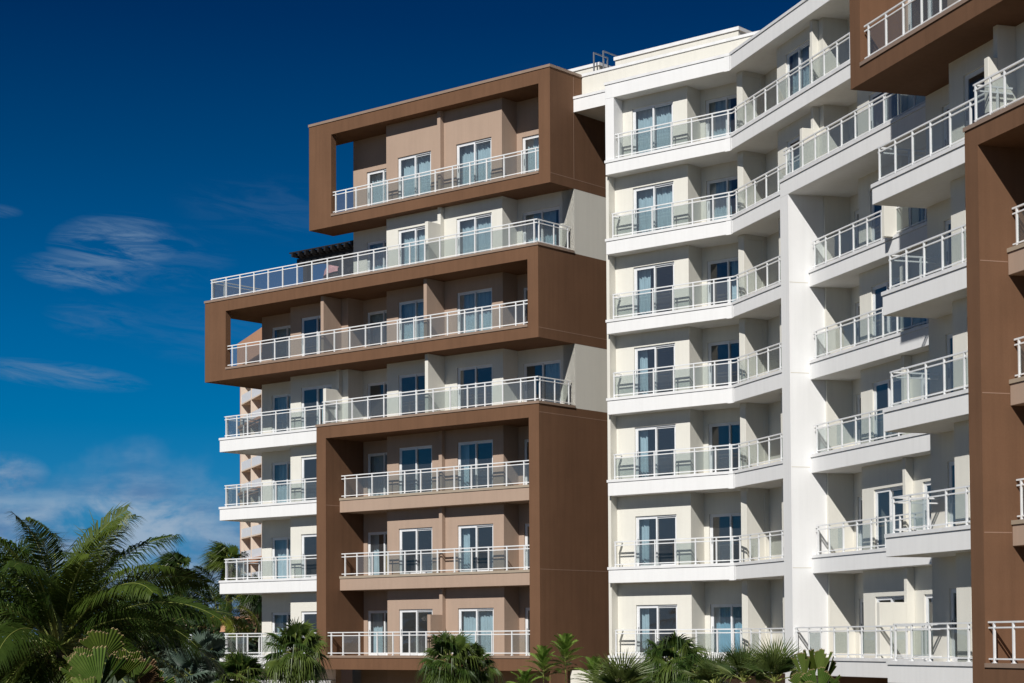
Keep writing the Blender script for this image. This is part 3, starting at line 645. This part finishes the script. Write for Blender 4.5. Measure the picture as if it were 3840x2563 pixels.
def build2(name, parts, parent, smooth=False):
    v, f, mi = [], [], []
    for k, (m, mat) in enumerate(parts):
        n = len(v); v += m.v; f += [tuple(n+j for j in q) for q in m.f]; mi += [k]*len(m.f)
    me = bpy.data.meshes.new(name); O = wloc(parent)
    me.from_pydata([tuple(q-O) for q in v], [], f)
    for m, mat in parts: me.materials.append(mat)
    me.polygons.foreach_set('material_index', mi)
    o = bpy.data.objects.new(name, me); col.objects.link(o); o.parent = parent; return o
rnd = random.uniform
DOWN = Vector((0, 0, -1))
def frond(parent, base, az, el, L, droop, mat, nl=62, leaf=.75, w=.045, wind=Vector((0, 0, 0)), hang=.55, bare=.16, rmat=None, rr=.03, fold=0.0, roll_max=.25):
    m = MB(); rm = MB(); n = 22; p = base.copy(); pts = [p.copy()]; dirs = []
    tw = rnd(-.35, .35); roll = rnd(-1, 1)*roll_max
    for i in range(n):
        t = (i+.5)/n
        e = el-droop*t**1.5; a = az+tw*t*t
        d = Vector((math.cos(e)*math.cos(a), math.cos(e)*math.sin(a), math.sin(e)))+wind*t
        d.normalize(); p = p+d*(L/n); pts.append(p.copy()); dirs.append(d)
    rm.tube(pts, [rr*(1-.85*i/n) for i in range(n+1)], 5)
    for k in range(nl):
        t = bare+(1-bare)*(k+.5)/nl; x = t*n; i = min(int(x), n-1); q = pts[i].lerp(pts[i+1], x-i); d = dirs[i]
        sd = d.cross(Vector((0, 0, 1)))
        if sd.length < .05: sd = Vector((math.sin(az), -math.cos(az), 0))
        sd.normalize(); sd.rotate(Matrix.Rotation(roll*min(1, t*2), 3, d)); up = sd.cross(d).normalized()
        ll = leaf*(math.sin(math.pi*(.14+.80*t))**.6)*rnd(.85, 1.08)
        fw = .35+.75*t
        for s in (-1, 1):
            if random.random() < .03: continue
            dd = (sd*s+d*fw+up*(rnd(.05, .3)+fold)).normalized()+wind*.6
            dd.normalize()
            wv = (d-dd*dd.dot(d)).normalized()
            if wv.length < .1: wv = up
            a0 = q; h = hang*rnd(.7, 1.3)
            d1 = (dd+DOWN*h*.3).normalized(); d2 = (dd*.85+DOWN*h*1.15+wind*.3).normalized()
            a1 = a0+d1*ll*.45; a2 = a1+d2*ll*.55
            ww = w*rnd(.8, 1.15)
            b = len(m.v); m.v += [a0-wv*ww*.25, a0+wv*ww*.25, a1-wv*ww*.5, a1+wv*ww*.5, a2]
            m.f += [(b, b+1, b+3, b+2), (b+2, b+3, b+4)]
    return build2('frond', [(m, mat), (rm, rmat or RACH)], parent)

def fan(parent, hub, x, nrm, r, mat, seg=34, spread=2.0, split=.55, droop=.25, pleat=.035, pet=None, wind=Vector((0, 0, 0)), cut=False, name='fan_leaf', petr=.018):
    m = MB(); rm = MB(); ed = MB()
    x = x.normalized(); y = nrm.cross(x).normalized(); nn = x.cross(y).normalized()
    def P(th, rad, up, t):
        c = x*math.cos(th)*rad+y*math.sin(th)*rad+nn*up
        return hub+c+(DOWN*droop+wind)*(rad*(t**2))
    for i in range(seg):
        t0 = -spread+2*spread*i/seg; t1 = -spread+2*spread*(i+1)/seg; tm = (t0+t1)/2
        prof = .82+.18*math.cos(tm*.75)
        R_ = r*prof*rnd(.92, 1.05)
        if cut and i % 2 == 0: jag = rnd(.78, 1.05)
        if cut and random.random() < .10 and 1 < i < seg-2: continue
        rs = r*split*(prof if not cut else jag*rnd(.985, 1.015))
        b = len(m.v)
        k = .35*r if not cut else .0
        m.v += [hub, P(t0, rs, 0, split), P(tm, rs*1.03, pleat, split), P(t1, rs, 0, split)]
        m.f += [(b, b+1, b+2), (b, b+2, b+3)]
        if cut:
            c = len(ed.v); e1 = 1.02
            ed.v += [P(t0, rs, 0.001, split), P(tm, rs*1.03, pleat+.001, split), P(t1, rs, 0.001, split), P(t1, rs*e1, 0, split), P(tm, rs*1.03*e1, pleat, split), P(t0, rs*e1, 0, split)]
            ed.f += [(c, c+1, c+4, c+5), (c+1, c+2, c+3, c+4)]
        else:
            tj = tm+rnd(-.02, .02); dr = rnd(.6, 1.5)
            mid = (split+1)/2
            p1 = P(tj, R_*mid, pleat*.5, mid*dr**.3); tip = P(tj, R_, 0, dr)
            g = (t1-t0)*.26*R_*mid
            yy = (y*math.cos(tj)-x*math.sin(tj))*g
            m.v += [p1-yy, p1+yy, tip]
            m.f += [(b+1, b+2, b+4), (b+2, b+3, b+5), (b+2, b+5, b+4), (b+4, b+5, b+6)]
    parts = [(m, mat)]
    if pet is not None:
        mid = (pet+hub)/2+Vector((0, 0, .08))*(hub-pet).length
        rm.tube([pet, mid, hub+x*.02], [petr*1.3, petr, petr*.7], 5); parts.append((rm, RACH))
    if ed.f: parts.append((ed, TANEDGE))
    return build2(name, parts, parent)

def trunk(parent, base, top, r0, r1, mat=None, lean=Vector((0, 0, 0)), boots=0):
    m = MB(); n = 14; pts = []; rad = []
    for i in range(n+1):
        t = i/n; pts.append(base.lerp(top, t)+lean*math.sin(t*math.pi)); rad.append((r0+(r1-r0)*t)*(1+.06*math.sin(i*2.3)))
    m.tube(pts, rad, 10)
    o = m.build('trunk', mat or TRUNK, parent, smooth=True)
    if boots:
        bm = MB(); h = boots
        for i in range(46):
            t = rnd(0, 1); a = i*2.4; c = top-Vector((0, 0, h*t)); q = c+Vector((math.cos(a), math.sin(a), 0))*r1*.8
            d = Vector((math.cos(a)*.6, math.sin(a)*.6, 1)).normalized(); s = Vector((-math.sin(a), math.cos(a), 0))*.045
            e = q+d*rnd(.2, .36); b = len(bm.v); bm.v += [q-s, q+s, e+s*.4, e-s*.4]; bm.f.append((b, b+1, b+2, b+3))
        bm.build('leaf_boots', FIBRE, parent)
    return o

def coconut(name, label, px, py, depth, nf, L, group=None, mats=(GREEN, YGREEN, DGREEN), wind=Vector((0, 0, 0)), leaf=.75, nl=62, nuts='green', tr=.13, els=(1.5, -.55), lw=None, hang=.6):
    c = at(px, py, depth); root = empty(name, (c.x, c.y, 0)); tag(root, label, 'palm tree', group)
    trunk(root, Vector((c.x+rnd(-.3, .3), c.y, 0)), c, tr*1.3, tr)
    for i in range(nf):
        t = i/(nf-1); el = els[0]+(els[1]-els[0])*t**1.05; az = i*2.39996+rnd(-.2, .2)
        mat = mats[0] if random.random() < .6 else (mats[1] if random.random() < .5 else mats[2])
        if t > .9: mat = mats[1]
        frond(root, c+Vector((math.cos(az), math.sin(az), 0))*.08, az, el, L*rnd(.85, 1.08)*(1-.12*abs(t-.4)), .75+.75*rnd(.7, 1.2)*(.5+.5*t), mat, nl=nl, leaf=leaf, wind=wind, roll_max=1.25, hang=hang, w=lw or .045*(L/4)**.5+.004, rr=.0065*L)
    m = MB()
    for i in range(14):
        a = rnd(0, 6.28); b0 = c+Vector((math.cos(a)*.1, math.sin(a)*.1, -.02)); b1 = b0+Vector((math.cos(a)*rnd(.15, .3), math.sin(a)*rnd(.15, .3), -rnd(.25, .6)))
        m.tube([b0, b1], [.05, .02], 5)
    m.build('leaf_fibre', FIBRE, root)
    if nuts:
        for i in range(7 if nuts == 'green' else 9):
            a = rnd(-2.6, -.4); rr = .1 if nuts == 'green' else .07
            q = c+Vector((math.cos(a)*.28, math.sin(a)*.28, -.28-rnd(0, .3))); bm = MB(); nr, nk = 6, 8
            for j in range(nr+1):
                th = math.pi*j/nr
                for k in range(nk): ph = 2*math.pi*k/nk; bm.v.append(q+Vector((math.sin(th)*math.cos(ph), math.sin(th)*math.sin(ph), 1.15*math.cos(th)))*rr)
            for j in range(nr):
                for k in range(nk): bm.f.append((j*nk+k, j*nk+(k+1) % nk, (j+1)*nk+(k+1) % nk, (j+1)*nk+k))
            bm.build('coconut', NUT if nuts == 'green' else ORANGE, root, smooth=True)
    return root

def fanpalm(name, label, px, py, depth, n, petl, r, mat, group=None, els=(1.45, -.5), split=.5, droop=.35, wind=Vector((0, 0, 0)), dead=3, tr=.11, boots=.5, seg=34, spread=2.0, cut=False, skirt=0, ground=True, cat='palm tree', azr=None):
    c = at(px, py, depth); root = empty(name, (c.x, c.y, 0)); tag(root, label, cat, group)
    if ground: trunk(root, Vector((c.x, c.y, 0)), c, tr*1.25, tr, boots=boots)
    for i in range(n+dead):
        t = min(i/(n-1), 1.0); el = els[0]+(els[1]-els[0])*t**.85+rnd(-.12, .12); az = i*2.39996+rnd(-.25, .25)
        if azr: az = rnd(*azr)
        d = Vector((math.cos(el)*math.cos(az), math.cos(el)*math.sin(az), math.sin(el))); d = (d+wind*.9).normalized()
        isdead = i >= n
        if isdead: d = Vector((math.cos(az)*.5, math.sin(az)*.5, -.95)).normalized()
        pl = petl*rnd(.75, 1.1)*(.8 if isdead else 1)
        hub = c+d*pl+Vector((0, 0, -.06*t))
        up = Vector((0, 0, 1)); s = d.cross(up)
        if s.length < .1: s = Vector((math.sin(az), -math.cos(az), 0))
        s.normalize(); nrm = s.cross(d).normalized(); nrm = (nrm+Vector((rnd(-.4, .4), rnd(-.6, .2), rnd(-.3, .3)))).normalized()
        x = (d+DOWN*.25*t).normalized(); nrm = (nrm-x*nrm.dot(x)).normalized()
        fan(root, hub, x, nrm, r*rnd(.85, 1.1)*(.75 if isdead else 1), DEAD if isdead else mat, seg=seg, spread=spread*rnd(.9, 1.08), split=split, droop=droop*(1+.6*t), pet=c, wind=wind*.5, cut=cut and not isdead)
    if skirt:
        m = MB()
        for i in range(150):
            a = rnd(0, 6.28); z0 = rnd(0, skirt*.8); q = c+Vector((math.cos(a)*tr, math.sin(a)*tr, -z0)); e = q+Vector((math.cos(a)*rnd(.15, .45), math.sin(a)*rnd(.15, .45), -rnd(.4, .8)))
            s = Vector((-math.sin(a), math.cos(a), 0))*rnd(.02, .06); b = len(m.v); m.v += [q-s, q+s, e+s*.5, e-s*.5]; m.f.append((b, b+1, b+2, b+3))
        m.build('dead_leaf_skirt', DEAD, root)
    return root

def shrub(name, label, px, py, depth, rx, rz, mat, n=900, ls=.16, group=None, cat='shrub'):
    c = at(px, py, depth); root = empty(name, (c.x, c.y, 0)); tag(root, label, cat, group)
    top = c.z; m = MB(); sm = MB()
    cl = [(Vector((c.x+rnd(-rx, rx)*.75, c.y+rnd(-rx, rx)*.75, max(.3, top-rnd(.1, 1.0)**1.2*rz*1.6))), rnd(.35, .6)*rx) for _ in range(16)]
    for q, r_ in cl:
        sm.tube([Vector((c.x, c.y, 0)), (q+Vector((c.x, c.y, q.z*.4)))/2, q], [.05, .03, .012], 5)
        for _ in range(n//16):
            v = Vector((random.gauss(0, 1), random.gauss(0, 1), random.gauss(0, 1))).normalized()*r_*rnd(.5, 1.05)
            p = q+v; d = (v.normalized()+Vector((rnd(-.7, .7), rnd(-.7, .7), rnd(-.5, .7)))).normalized(); s = d.cross(Vector((rnd(-1, 1), rnd(-1, 1), rnd(-1, 1)))).normalized()*ls*.28
            l = ls*rnd(.7, 1.3); b = len(m.v); m.v += [p, p+d*l*.5-s, p+d*l, p+d*l*.5+s]; m.f.append((b, b+1, b+2, b+3))
    m.build('crown', mat, root); sm.build('trunk', TRUNK, root)
    return root

W_BG = Vector((-.75, .1, -.05))
random.seed(21)
# background planting on the left, back to front
for i, (px, py, dp, rx, lab) in enumerate((
    (60, 2290, 92, 3.0, 'dark leafy shrub at the far left behind the leaning coconut palm'), (330, 2330, 90, 2.6, 'dark leafy shrub in shade behind the big coconut palm\'s right fronds'),
    (520, 2270, 88, 2.6, 'dense dark shrub between the big coconut palm and the wind blown fan palm'), (640, 2290, 86, 2.0, 'dark shrub below the wind blown fan palm with the brown skirt'),
    (760, 2330, 92, 1.6, 'low dark shrub left of the slender coconut palm trunk'), (880, 2440, 92, 1.6, 'low dark shrub seen through the lowest left balcony railing'), (960, 2330, 104, 1.6, 'dark shrub mass behind the left end of the white balconies'),
    (180, 2450, 70, 2.0, 'dark low shrub at the foot of the big coconut palm'), (480, 2440, 68, 1.9, 'dark low shrub behind the clipped fan leaves'))):
    shrub('shrub', lab, px, py, dp, rx, 2.6, SHRUBG, n=1500, ls=.3 if dp > 80 else .22, group='dark shrubs along the left edge')
fanpalm('fan_palm', 'tall wind blown fan palm in front of the peach tower', 858, 2105, 108, 22, .55, 1.05, GREEN, wind=W_BG, els=(1.4, -.3), split=.45, droop=.3, skirt=1.6, tr=.17, boots=0, group='wind blown fan palms behind the hotel')
fanpalm('fan_palm', 'wind blown fan palm standing alone against the low clouds, with a brown skirt', 672, 2128, 104, 22, .45, .95, DGREEN, wind=W_BG, els=(1.4, -.3), split=.45, droop=.3, skirt=2.2, tr=.2, boots=0, group='wind blown fan palms behind the hotel')
fanpalm('fan_palm', 'fan palm with shaggy trunk between the peach house and the white end wall', 962, 2215, 106, 20, .5, 1.0, DGREEN, wind=W_BG*.6, els=(1.2, -.7), split=.45, skirt=2.4, tr=.2, boots=0, group='wind blown fan palms behind the hotel')
coconut('coconut_palm', 'slender coconut palm with orange fruit left of the white balconies', 814, 2294, 98, 24, 3.4, wind=Vector((-.35, 0, .0)), nuts='orange', leaf=.75, nl=56, tr=.13, els=(1.45, -.75))
coconut('coconut_palm', 'dark coconut palm between the big coconut palm and the brown skirted fan palm', 560, 2400, 76, 26, 3.4, leaf=.8, nl=56, mats=(DGREEN, GREEN, DGREEN), nuts=None, els=(1.4, -.8))
coconut('coconut_palm', 'dark coconut palm right behind the big coconut palm', 400, 2390, 72, 26, 3.6, leaf=.85, nl=56, mats=(DGREEN, GREEN, DGREEN), nuts=None, els=(1.4, -.8))
for px, py, dp, lab in ((625, 2455, 74, 'grey green fan palm low between clipped leaves and metal pole'), (770, 2470, 72, 'grey green fan palm right of the pale metal pole'), (885, 2475, 90, 'grey green fan palm behind the lowest left railing'), (700, 2540, 62, 'grey green fan palm at the foot of the pale metal pole')):
    fanpalm('fan_palm', lab, px, py, dp, 17, .5, .85, GREYG, els=(1.35, -.2), split=.6, droop=.15, dead=1, boots=0, group='grey green fan palms by the metal pole')
coconut('coconut_palm', 'coconut palm cut by the left edge of the picture', -60, 2400, 62, 32, 4.6, leaf=1.0, nl=76, lw=.045, mats=(GREEN, DGREEN, DGREEN))
coconut('coconut_palm', 'largest coconut palm with green nuts at lower left', 218, 2425, 50, 56, 4.55, leaf=1.0, nl=112, hang=.75, tr=.15, els=(1.52, -.8), mats=(GREEN, GREEN, DGREEN), lw=.036)
# foreground clipped fan leaves
random.seed(5)
def clip_plant(name, label, leaves, depth, base_px):
    b0 = at(base_px[0], base_px[1], depth); root = empty(name, (b0.x, b0.y, 0)); tag(root, label, 'palm shrub')
    st = Vector((b0.x, b0.y, max(.2, b0.z-.9)))
    trunk(root, Vector((b0.x, b0.y, 0)), st, .13, .1)
    for hx, hy, tx, ty, rpx, spread, dd, mat in leaves:
        hub = at(hx, hy, depth+dd); tipp = at(tx, ty, depth+dd+.15); x = (tipp-hub).normalized()
        toc = (EYE-hub).normalized(); nrm = (toc+Vector((rnd(-.25, .25), 0, rnd(.0, .45)))); nrm = (nrm-x*nrm.dot(x)).normalized()
        fan(root, hub, x, nrm, rpx/F_PX*(depth+dd), mat, seg=15, spread=spread, split=1.0, droop=.05, pleat=.042, pet=st, cut=True, petr=.014)
clip_plant('clipped_fan_palm', 'clipped fan palm with tan cut leaf edges in the left foreground', [
    (372, 2585, 300, 2440, 165, .62, 0, CLIP), (372, 2590, 400, 2440, 150, .55, .25, GREEN), (385, 2470, 392, 2358, 118, .95, .9, GREEN), (310, 2530, 300, 2410, 110, .7, .7, CLIP), (345, 2640, 270, 2560, 130, .8, -.2, CLIP), (440, 2560, 470, 2440, 120, .6, .6, GREEN)], 30, (372, 2640))
clip_plant('clipped_fan_palm', 'clipped fan palm with torn tan tips right of the larger clipped palm', [
    (505, 2560, 520, 2450, 112, .75, 0, CLIP), (500, 2570, 575, 2500, 120, .6, .2, DEAD), (480, 2545, 480, 2410, 125, .6, .5, GREEN), (560, 2600, 620, 2520, 110, .6, .3, CLIP)], 31, (510, 2640))
fanpalm('fan_palm', 'low green fan palm under the lowest left balcony', 902, 2545, 58, 26, .5, .62, SABAL, split=.4, droop=.3, group='cabbage palms along the hotel front')
fanpalm('fan_palm', 'cabbage palm in front of the white and brown corner', 1108, 2452, 59, 30, .62, .78, SABAL, split=.42, droop=.45, els=(1.45, -.75), group='cabbage palms along the hotel front')
fanpalm('fan_palm', 'cabbage palm with leaning trunk in front of the brown sill', 1690, 2490, 60, 28, .62, .74, SABAL, split=.42, droop=.45, els=(1.4, -.75), group='cabbage palms along the hotel front')
fanpalm('fan_palm', 'smaller cabbage palm crowding the leaning one in front of the brown sill', 1768, 2496, 61, 20, .5, .66, SABAL, split=.42, droop=.5, els=(1.4, -.7), group='cabbage palms along the hotel front')
fanpalm('fan_palm', 'cabbage palm with weeping leaves below the white middle balconies', 2520, 2500, 57, 30, .62, .85, SABAL, split=.35, droop=.65, els=(1.4, -.7), dead=5, group='cabbage palms along the hotel front')
fanpalm('fan_palm', 'small weeping cabbage palm right of the one below the middle balconies', 2618, 2535, 56, 18, .4, .66, SABAL, split=.35, droop=.6, els=(1.3, -.6), dead=3, group='cabbage palms along the hotel front')
fanpalm('spiky_palm', 'spiky palm with dry curled leaves below the bend of the hotel', 2790, 2560, 52, 15, .45, .95, SPIKE, split=.16, droop=.06, els=(1.45, .45), dead=7, boots=0, spread=1.2, group='spiky palms below the middle balconies', seg=22)
fanpalm('spiky_palm', 'spiky palm right under the tall white column', 2905, 2562, 51, 14, .45, .95, SPIKE, split=.16, droop=.06, els=(1.45, .5), dead=2, boots=0, spread=1.2, group='spiky palms below the middle balconies', seg=22)
fanpalm('spiky_palm', 'low spiky palm left of the weeping cabbage palm', 2330, 2600, 50, 14, .45, .95, SPIKE, split=.16, droop=.06, els=(1.4, .4), dead=2, boots=0, spread=1.2, group='spiky palms below the middle balconies', seg=22)
fanpalm('spiky_palm', 'spiky palm between the weeping palms and the dry leaved one', 2680, 2580, 53, 13, .45, .9, SPIKE, split=.16, droop=.06, els=(1.4, .4), dead=2, boots=0, spread=1.2, group='spiky palms below the middle balconies', seg=22)
clip_plant('clipped_fan_palm', 'clipped fan palm with blunt leaves in front of the column wall', [
    (3070, 2600, 3060, 2505, 100, .75, 0, CLIP), (3085, 2600, 3135, 2525, 92, .5, .2, CLIP), (3030, 2600, 2995, 2520, 92, .55, .2, CLIP), (3020, 2560, 3000, 2440, 112, .35, .8, CLIP), (3050, 2550, 3045, 2430, 116, .33, .9, GREEN), (3075, 2550, 3085, 2432, 114, .33, .7, CLIP), (3040, 2640, 3010, 2560, 90, .6, -.2, CLIP), (3090, 2570, 3120, 2460, 110, .3, 1.0, GREEN)], 49, (3050, 2670))
# feathery saplings
def sapling(label, px, py, dp, h, n=16):
    c = at(px, py, dp); root = empty('feathery_sapling', (c.x, c.y, 0)); tag(root, label, 'sapling', 'feathery saplings in front of the brown side wall')
    m = MB(); b = Vector((c.x+.05, c.y, 0)); m.tube([b, b.lerp(c, .5)+Vector((.03, 0, 0)), c], [.028, .02, .01], 6); m.build('stem', RACH, root)
    for i in range(n):
        t = i/(n-1); az = i*2.39996; p = c+Vector((0, 0, -h*t*.75)); el = 1.25-1.0*t
        frond(root, p, az, el+rnd(-.15, .15), .36+.36*t**.6, .5+.35*t, BRIGHT if t < .75 else GREEN, nl=44, leaf=.17, w=.013, hang=.1, bare=.12, rr=.006, fold=.1)
random.seed(9)
sapling('tallest feathery sapling in front of the brown side wall', 2118, 2420, 54, 1.0, 30)
sapling('feathery sapling at the corner of the brown sill', 2036, 2468, 54, .8, 24)
sapling('lowest feathery sapling left of the corner sapling', 1968, 2555, 53, .6, 18)
sapling('feathery sapling beside the spiky palm under the white balcony end', 2225, 2510, 52, .7, 22)
# metal pole
c = at(713, 2400, 64); lp = empty('metal_pole', (c.x, c.y, 0)); tag(lp, 'pale blue grey metal pole among the palms', 'pole')
m = MB(); m.tube([Vector((c.x, c.y, 0)), Vector((c.x, c.y, 2.5)), Vector((c.x, c.y, 5.2))], [.085, .08, .065], 12); m.build('pole', POLEM, lp, smooth=True)
m = MB(); m.tube([Vector((c.x, c.y, 5.2)), Vector((c.x, c.y, 5.26))], [.075, .06], 12); m.build('pole_cap', POLEM, lp)
m = MB(); m.tube([Vector((c.x, c.y, 0.0)), Vector((c.x, c.y, .3))], [.16, .12], 12); m.build('base_collar', POLEM, lp)
# small white kiosk at lower left
kf = Frame(at(125, 2402, 62), math.pi*.93); kz = at(80, 2530, 62).z
kb = empty('garden_kiosk', kf.W(0, 0, 0)); tag(kb, 'low white flat roofed kiosk behind the palms in the lower left corner', 'kiosk')
m = MB(); m.box(kf, .1, 1.6, .1, 2, 0, kz-.1); m.build('wall', WHITE, kb)
m = MB(); m.box(kf, -.06, 1.8, -.05, 2.2, kz-.1, kz); m.build('roof', COPW, kb)
m = MB()
for uu in (.45, .95, 1.45): m.box(kf, uu-.012, uu+.012, .09, .1, 0, kz-.12)
m.build('panel_seam', METAL, kb)
# ------------------------------------------------------------------ light
sun_dir = Vector((-.44, -1.12, 1.0)).normalized()
sl = bpy.data.lights.new('sun', 'SUN'); sl.energy = 4.6; sl.angle = R(.53); sl.color = (1, .968, .925)
so = bpy.data.objects.new('sun', sl); col.objects.link(so); so.rotation_euler = sun_dir.to_track_quat('Z', 'Y').to_euler()
elev = math.asin(sun_dir.z); az = math.atan2(sun_dir.x, sun_dir.y)
w = bpy.data.worlds.new('World'); scn.world = w; w.use_nodes = True; nt = w.node_tree; nt.nodes.clear()
wo = N(nt, 'ShaderNodeOutputWorld'); bg = N(nt, 'ShaderNodeBackground', ins={'Strength': .1}); nt.links.new(bg.outputs[0], wo.inputs[0])
sky = N(nt, 'ShaderNodeTexSky', sky_type='NISHITA', sun_disc=False, sun_elevation=elev, sun_rotation=az % (2*math.pi), altitude=0, air_density=1, dust_density=.3, ozone_density=3)
tc = N(nt, 'ShaderNodeTexCoord'); sx = N(nt, 'ShaderNodeSeparateXYZ'); nt.links.new(tc.outputs['Generated'], sx.inputs[0])
def mth(op, a, b=None, c=None, clamp=False):
    n = N(nt, 'ShaderNodeMath', operation=op, use_clamp=clamp)
    for i, q in enumerate((a, b, c)):
        if q is None: continue
        if isinstance(q, (int, float)): n.inputs[i].default_value = q
        else: nt.links.new(q, n.inputs[i])
    return n.outputs[0]
X, Y, Z = sx.outputs[0], sx.outputs[1], sx.outputs[2]
# polarised, strongly graded blue
gr = N(nt, 'ShaderNodeValToRGB'); el = gr.color_ramp.elements
el[0].position = 0.0; el[0].color = (.10, .26, .62, 1)
el[1].position = 1.0; el[1].color = (.015, .035, .07, 1)
for p_, c_ in ((.041, (.068, .275, .59, 1)), (.0726, (.035, .293, .565, 1)), (.113, (0, .271, .516, 1)), (.1585, (0, .24, .469, 1)), (.2457, (0, .154, .315, 1)), (.31, (0, .0935, .23, 1)), (.5, (.01, .05, .12, 1))):
    q = el.new(p_); q.color = c_
nt.links.new(mth('MAXIMUM', Z, 0.0), gr.inputs[0])
mul = N(nt, 'ShaderNodeMix', data_type='RGBA', blend_type='MULTIPLY'); mul.inputs[0].default_value = 1
nt.links.new(sky.outputs[0], mul.inputs[6]); nt.links.new(gr.outputs[0], mul.inputs[7])
last = mul.outputs[2]
# clouds: wisps and low cumulus, laid out by the direction of view in the world
YD = mth('MAXIMUM', Y, .05); AX = mth('DIVIDE', X, YD); EZ = mth('DIVIDE', Z, YD)
def noise(sx_, sz_, scale, detail=6, rough=.6, off=0.0, dist=0.0, shear=0.0):
    cv = N(nt, 'ShaderNodeCombineXYZ'); nt.links.new(mth('MULTIPLY_ADD', AX, sx_, off), cv.inputs[0]); nt.links.new(mth('MULTIPLY', mth('MULTIPLY_ADD', AX, shear, EZ), sz_), cv.inputs[1]); cv.inputs[2].default_value = off*1.7
    n = N(nt, 'ShaderNodeTexNoise', ins={'Scale': scale, 'Detail': detail, 'Roughness': rough, 'Distortion': dist}); nt.links.new(cv.outputs[0], n.inputs['Vector']); return n.outputs[0]
def blob(cx, cz, rx, rz, shear=0.0):
    dx = mth('DIVIDE', mth('SUBTRACT', AX, cx), rx); dz = mth('DIVIDE', mth('SUBTRACT', mth('MULTIPLY_ADD', mth('SUBTRACT', AX, cx), shear, EZ), cz), rz)
    return mth('SUBTRACT', 1.0, mth('ADD', mth('MULTIPLY', dx, dx), mth('MULTIPLY', dz, dz)), clamp=True)
def ramp(x, a, b):
    n = N(nt, 'ShaderNodeMapRange', interpolation_type='SMOOTHSTEP', ins={1: a, 2: b, 3: 0, 4: 1}); nt.links.new(x, n.inputs[0]); return n.outputs[0]
wn = noise(20, 110, 1.0, 9, .68, 3.0, .9, .14)
wisp = None
for cx, cz, rx, rz, sh, k in ((-.205, .207, .038, .018, .02, .9), (-.225, .192, .036, .011, .13, .9), (-.180, .199, .04, .02, 0, .2), (-.235, .139, .05, .008, .12, .6), (-.15, .16, .07, .02, .1, .10), (-.12, .225, .06, .02, .1, .10), (-.215, .168, .03, .012, .1, .18), (-.265, .225, .012, .004, .1, .3), (.03, .285, .04, .02, .1, .05)):
    q = mth('MULTIPLY', mth('POWER', blob(cx, cz, rx, rz, sh), 1.1), k*.8); wisp = q if wisp is None else mth('MAXIMUM', wisp, q)
wisp = mth('MULTIPLY', ramp(wn, .38, .68), wisp, clamp=True)
cn = noise(22, 38, 1.0, 8, .58, 1.0, .3)
edge = mth('ADD', EZ, mth('MULTIPLY', mth('SUBTRACT', noise(9, 9, 1.0, 5, .6, 7.0), .5), .10))
low = mth('SUBTRACT', 1.0, ramp(edge, .05, .10)); 
left = mth('SUBTRACT', 1.0, ramp(AX, -.03, .25))
cum = mth('MULTIPLY', mth('MULTIPLY', ramp(cn, .29, .52), low), left)
puff = mth('MULTIPLY', mth('POWER', blob(-.262, .084, .026, .016), 1.3), ramp(noise(40, 60, 1.0, 7, .6, 5.0), .33, .6))
cumA = mth('MAXIMUM', mth('MULTIPLY', cum, 1.0), mth('MULTIPLY', puff, .8))
cb_ = N(nt, 'ShaderNodeMix', data_type='RGBA'); nt.links.new(ramp(noise(16, 60, 1.0, 6, .6, 11.0), .35, .65), cb_.inputs[0]); cb_.inputs[6].default_value = (1.1, 2.2, 4.0, 1); cb_.inputs[7].default_value = (3.0, 4.1, 5.4, 1)
m1 = N(nt, 'ShaderNodeMix', data_type='RGBA'); nt.links.new(cumA, m1.inputs[0]); nt.links.new(last, m1.inputs[6]); nt.links.new(cb_.outputs[2], m1.inputs[7])
m2 = N(nt, 'ShaderNodeMix', data_type='RGBA'); nt.links.new(wisp, m2.inputs[0]); nt.links.new(m1.outputs[2], m2.inputs[6]); m2.inputs[7].default_value = (1.7, 2.7, 4.1, 1)
last = m2.outputs[2]
nt.links.new(last, bg.inputs[0])

scn.view_settings.view_transform = 'Standard'; scn.view_settings.look = 'None'; scn.view_settings.exposure = 0; scn.view_settings.gamma = 1
scn.render.engine = 'CYCLES'
scn.cycles.max_bounces = 10; scn.cycles.transparent_max_bounces = 24; scn.cycles.diffuse_bounces = 2
